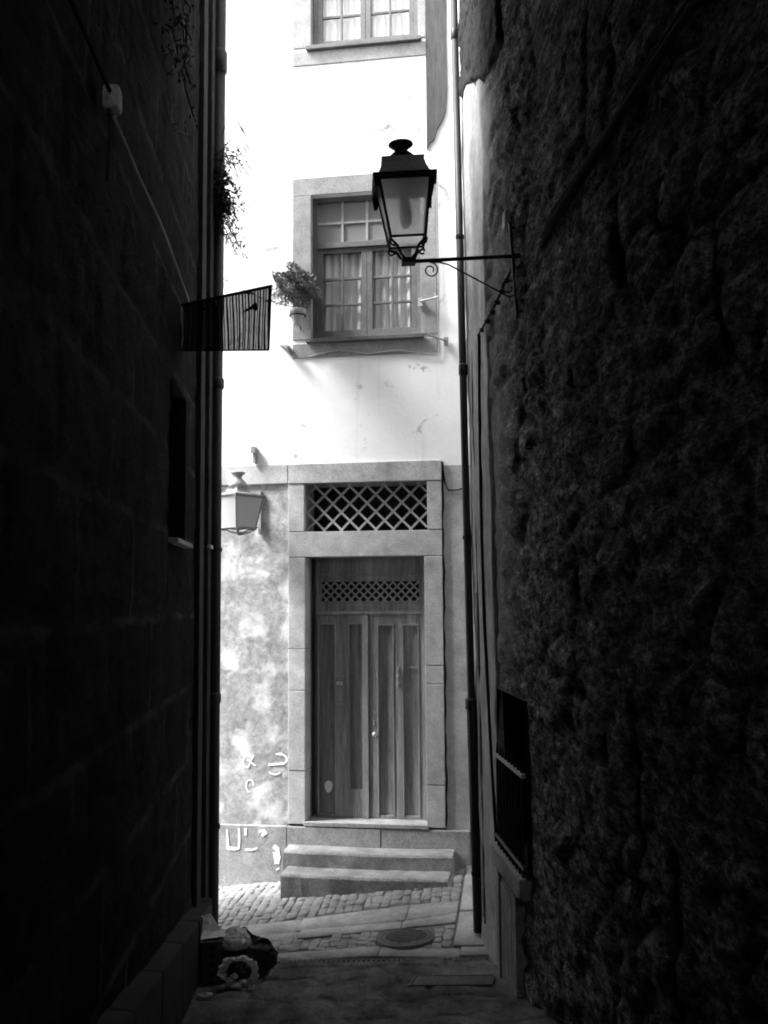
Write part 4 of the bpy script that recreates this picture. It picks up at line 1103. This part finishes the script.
for k in range(n2 + 1):
    t_ = k / n2; rad = .132 * math.sin(PI * (.004 + .66 * t_)) ** .55
    for i in range(n1):
        a = 2 * PI * i / n1
        fold = 1 + t_ * (.16 * math.sin(2 * a + .6) + .10 * math.sin(3 * a + 1) + .07 * math.sin(7 * a + 2 * t_) + .06 * abs(math.sin(9.5 * a + 5 * t_)) + .05 * math.sin(17 * a + 9 * t_)) + min(1, t_ * 5) * (.05 * math.sin(5 * a + 14 * t_) + .05 * abs(math.sin(6.5 * a + 11 * t_ + 1)) + .03 * math.sin(13 * a - 17 * t_))
        p = Vector((0, .09, .105)) + ax_ * (.19 * t_ + .02 * math.sin(4 * a + 2) * t_) + (sx_ * math.cos(a) * 1.05 + sz_ * math.sin(a) * .92) * rad * fold
        tor.v.append((p.x, p.y, max(p.z, .004 + .002 * math.sin(a * 9))))
for k in range(n2):
    for i in range(n1): tor.f.append((k * n1 + i, k * n1 + (i + 1) % n1, (k + 1) * n1 + (i + 1) % n1, (k + 1) * n1 + i))
obj('bag_body', tor, 'clear_bag', cbg, smooth=True)
sack('shade_filler', (.012, .0, .120), (.086, .085, .088), 'black_bag', cbg, 12, .25)  # dark lump standing in for the shadowed inside of the bag
for k, (x, y, z, r_) in enumerate(((-.050, -.080, .085, .038), (-.005, -.095, .060, .040), (.045, -.085, .080, .030), (-.025, -.080, .125, .030))):
    sack('litter', (x, y, z), (r_, r_ * .8, r_ * .75), 'paper', cbg, 40 + k, .4, n=24)
lt = sack('crushed_can', (0, 0, 0), (.045, .03, .022), 'pale_metal', None, 51, .4, n=24); lt.location = (-.72, 7.18, floor_at(-.72, 7.18) + .014)
tag(lt, 'small crushed scrap of metal on the floor by the crate foot', 'litter')

# ================================================================== LIGHT, SKY, CAMERA
world = bpy.data.worlds.new('World'); SC.world = world; world.use_nodes = True
nt = world.node_tree; nt.nodes.clear()
al = math.radians(22); el = math.radians(50)
S = (-T * math.cos(al) + ND * math.sin(al)).normalized() * math.cos(el) + Vector((0, 0, math.sin(el)))
sky = nt.nodes.new('ShaderNodeTexSky'); sky.sky_type = 'NISHITA'; sky.sun_disc = False
sky.sun_elevation = el; sky.sun_rotation = math.atan2(S.x, S.y); sky.dust_density = 3.0; sky.air_density = 1.0
bw = nt.nodes.new('ShaderNodeRGBToBW'); bg = nt.nodes.new('ShaderNodeBackground'); wo = nt.nodes.new('ShaderNodeOutputWorld')
bg.inputs['Strength'].default_value = .15
nt.links.new(sky.outputs[0], bw.inputs[0]); nt.links.new(bw.outputs[0], bg.inputs['Color']); nt.links.new(bg.outputs[0], wo.inputs['Surface'])
sun = bpy.data.lights.new('Sun', 'SUN'); sun.energy = 1.5; sun.angle = math.radians(16); sun.color = (1, 1, 1)
so = bpy.data.objects.new('Sun', sun); COL.objects.link(so); so.rotation_euler = S.to_track_quat('Z', 'Y').to_euler(); so.location = (-3, 6, 14)

cam = bpy.data.cameras.new('Camera'); co = bpy.data.objects.new('Camera', cam); COL.objects.link(co)
cam.sensor_fit = 'VERTICAL'; cam.sensor_height = 36; cam.lens = 36 * 1000 / 1024; cam.clip_start = .05; cam.clip_end = 2000
ya, pb_, ro = math.radians(4.2509), math.radians(4.9996), math.radians(.4)
Fw = Vector((math.sin(ya) * math.cos(pb_), math.cos(ya) * math.cos(pb_), math.sin(pb_)))
Rr = Vector((math.cos(ya), -math.sin(ya), 0)); Uu = Rr.cross(Fw)
R2 = Rr * math.cos(ro) - Uu * math.sin(ro); U2 = Uu * math.cos(ro) + Rr * math.sin(ro)
M = Matrix((R2, U2, -Fw)).transposed().to_4x4(); M.translation = Vector((0, 0, EYE)); co.matrix_world = M
SC.camera = co
vs = SC.view_settings; vs.view_transform = 'Standard'; vs.look = 'None'; vs.gamma = 1; vs.use_curve_mapping = False; vs.exposure = 2.9
SC.cycles.filter_width = 1.9; SC.cycles.max_bounces = 10; SC.cycles.diffuse_bounces = 6; SC.cycles.use_denoising = True
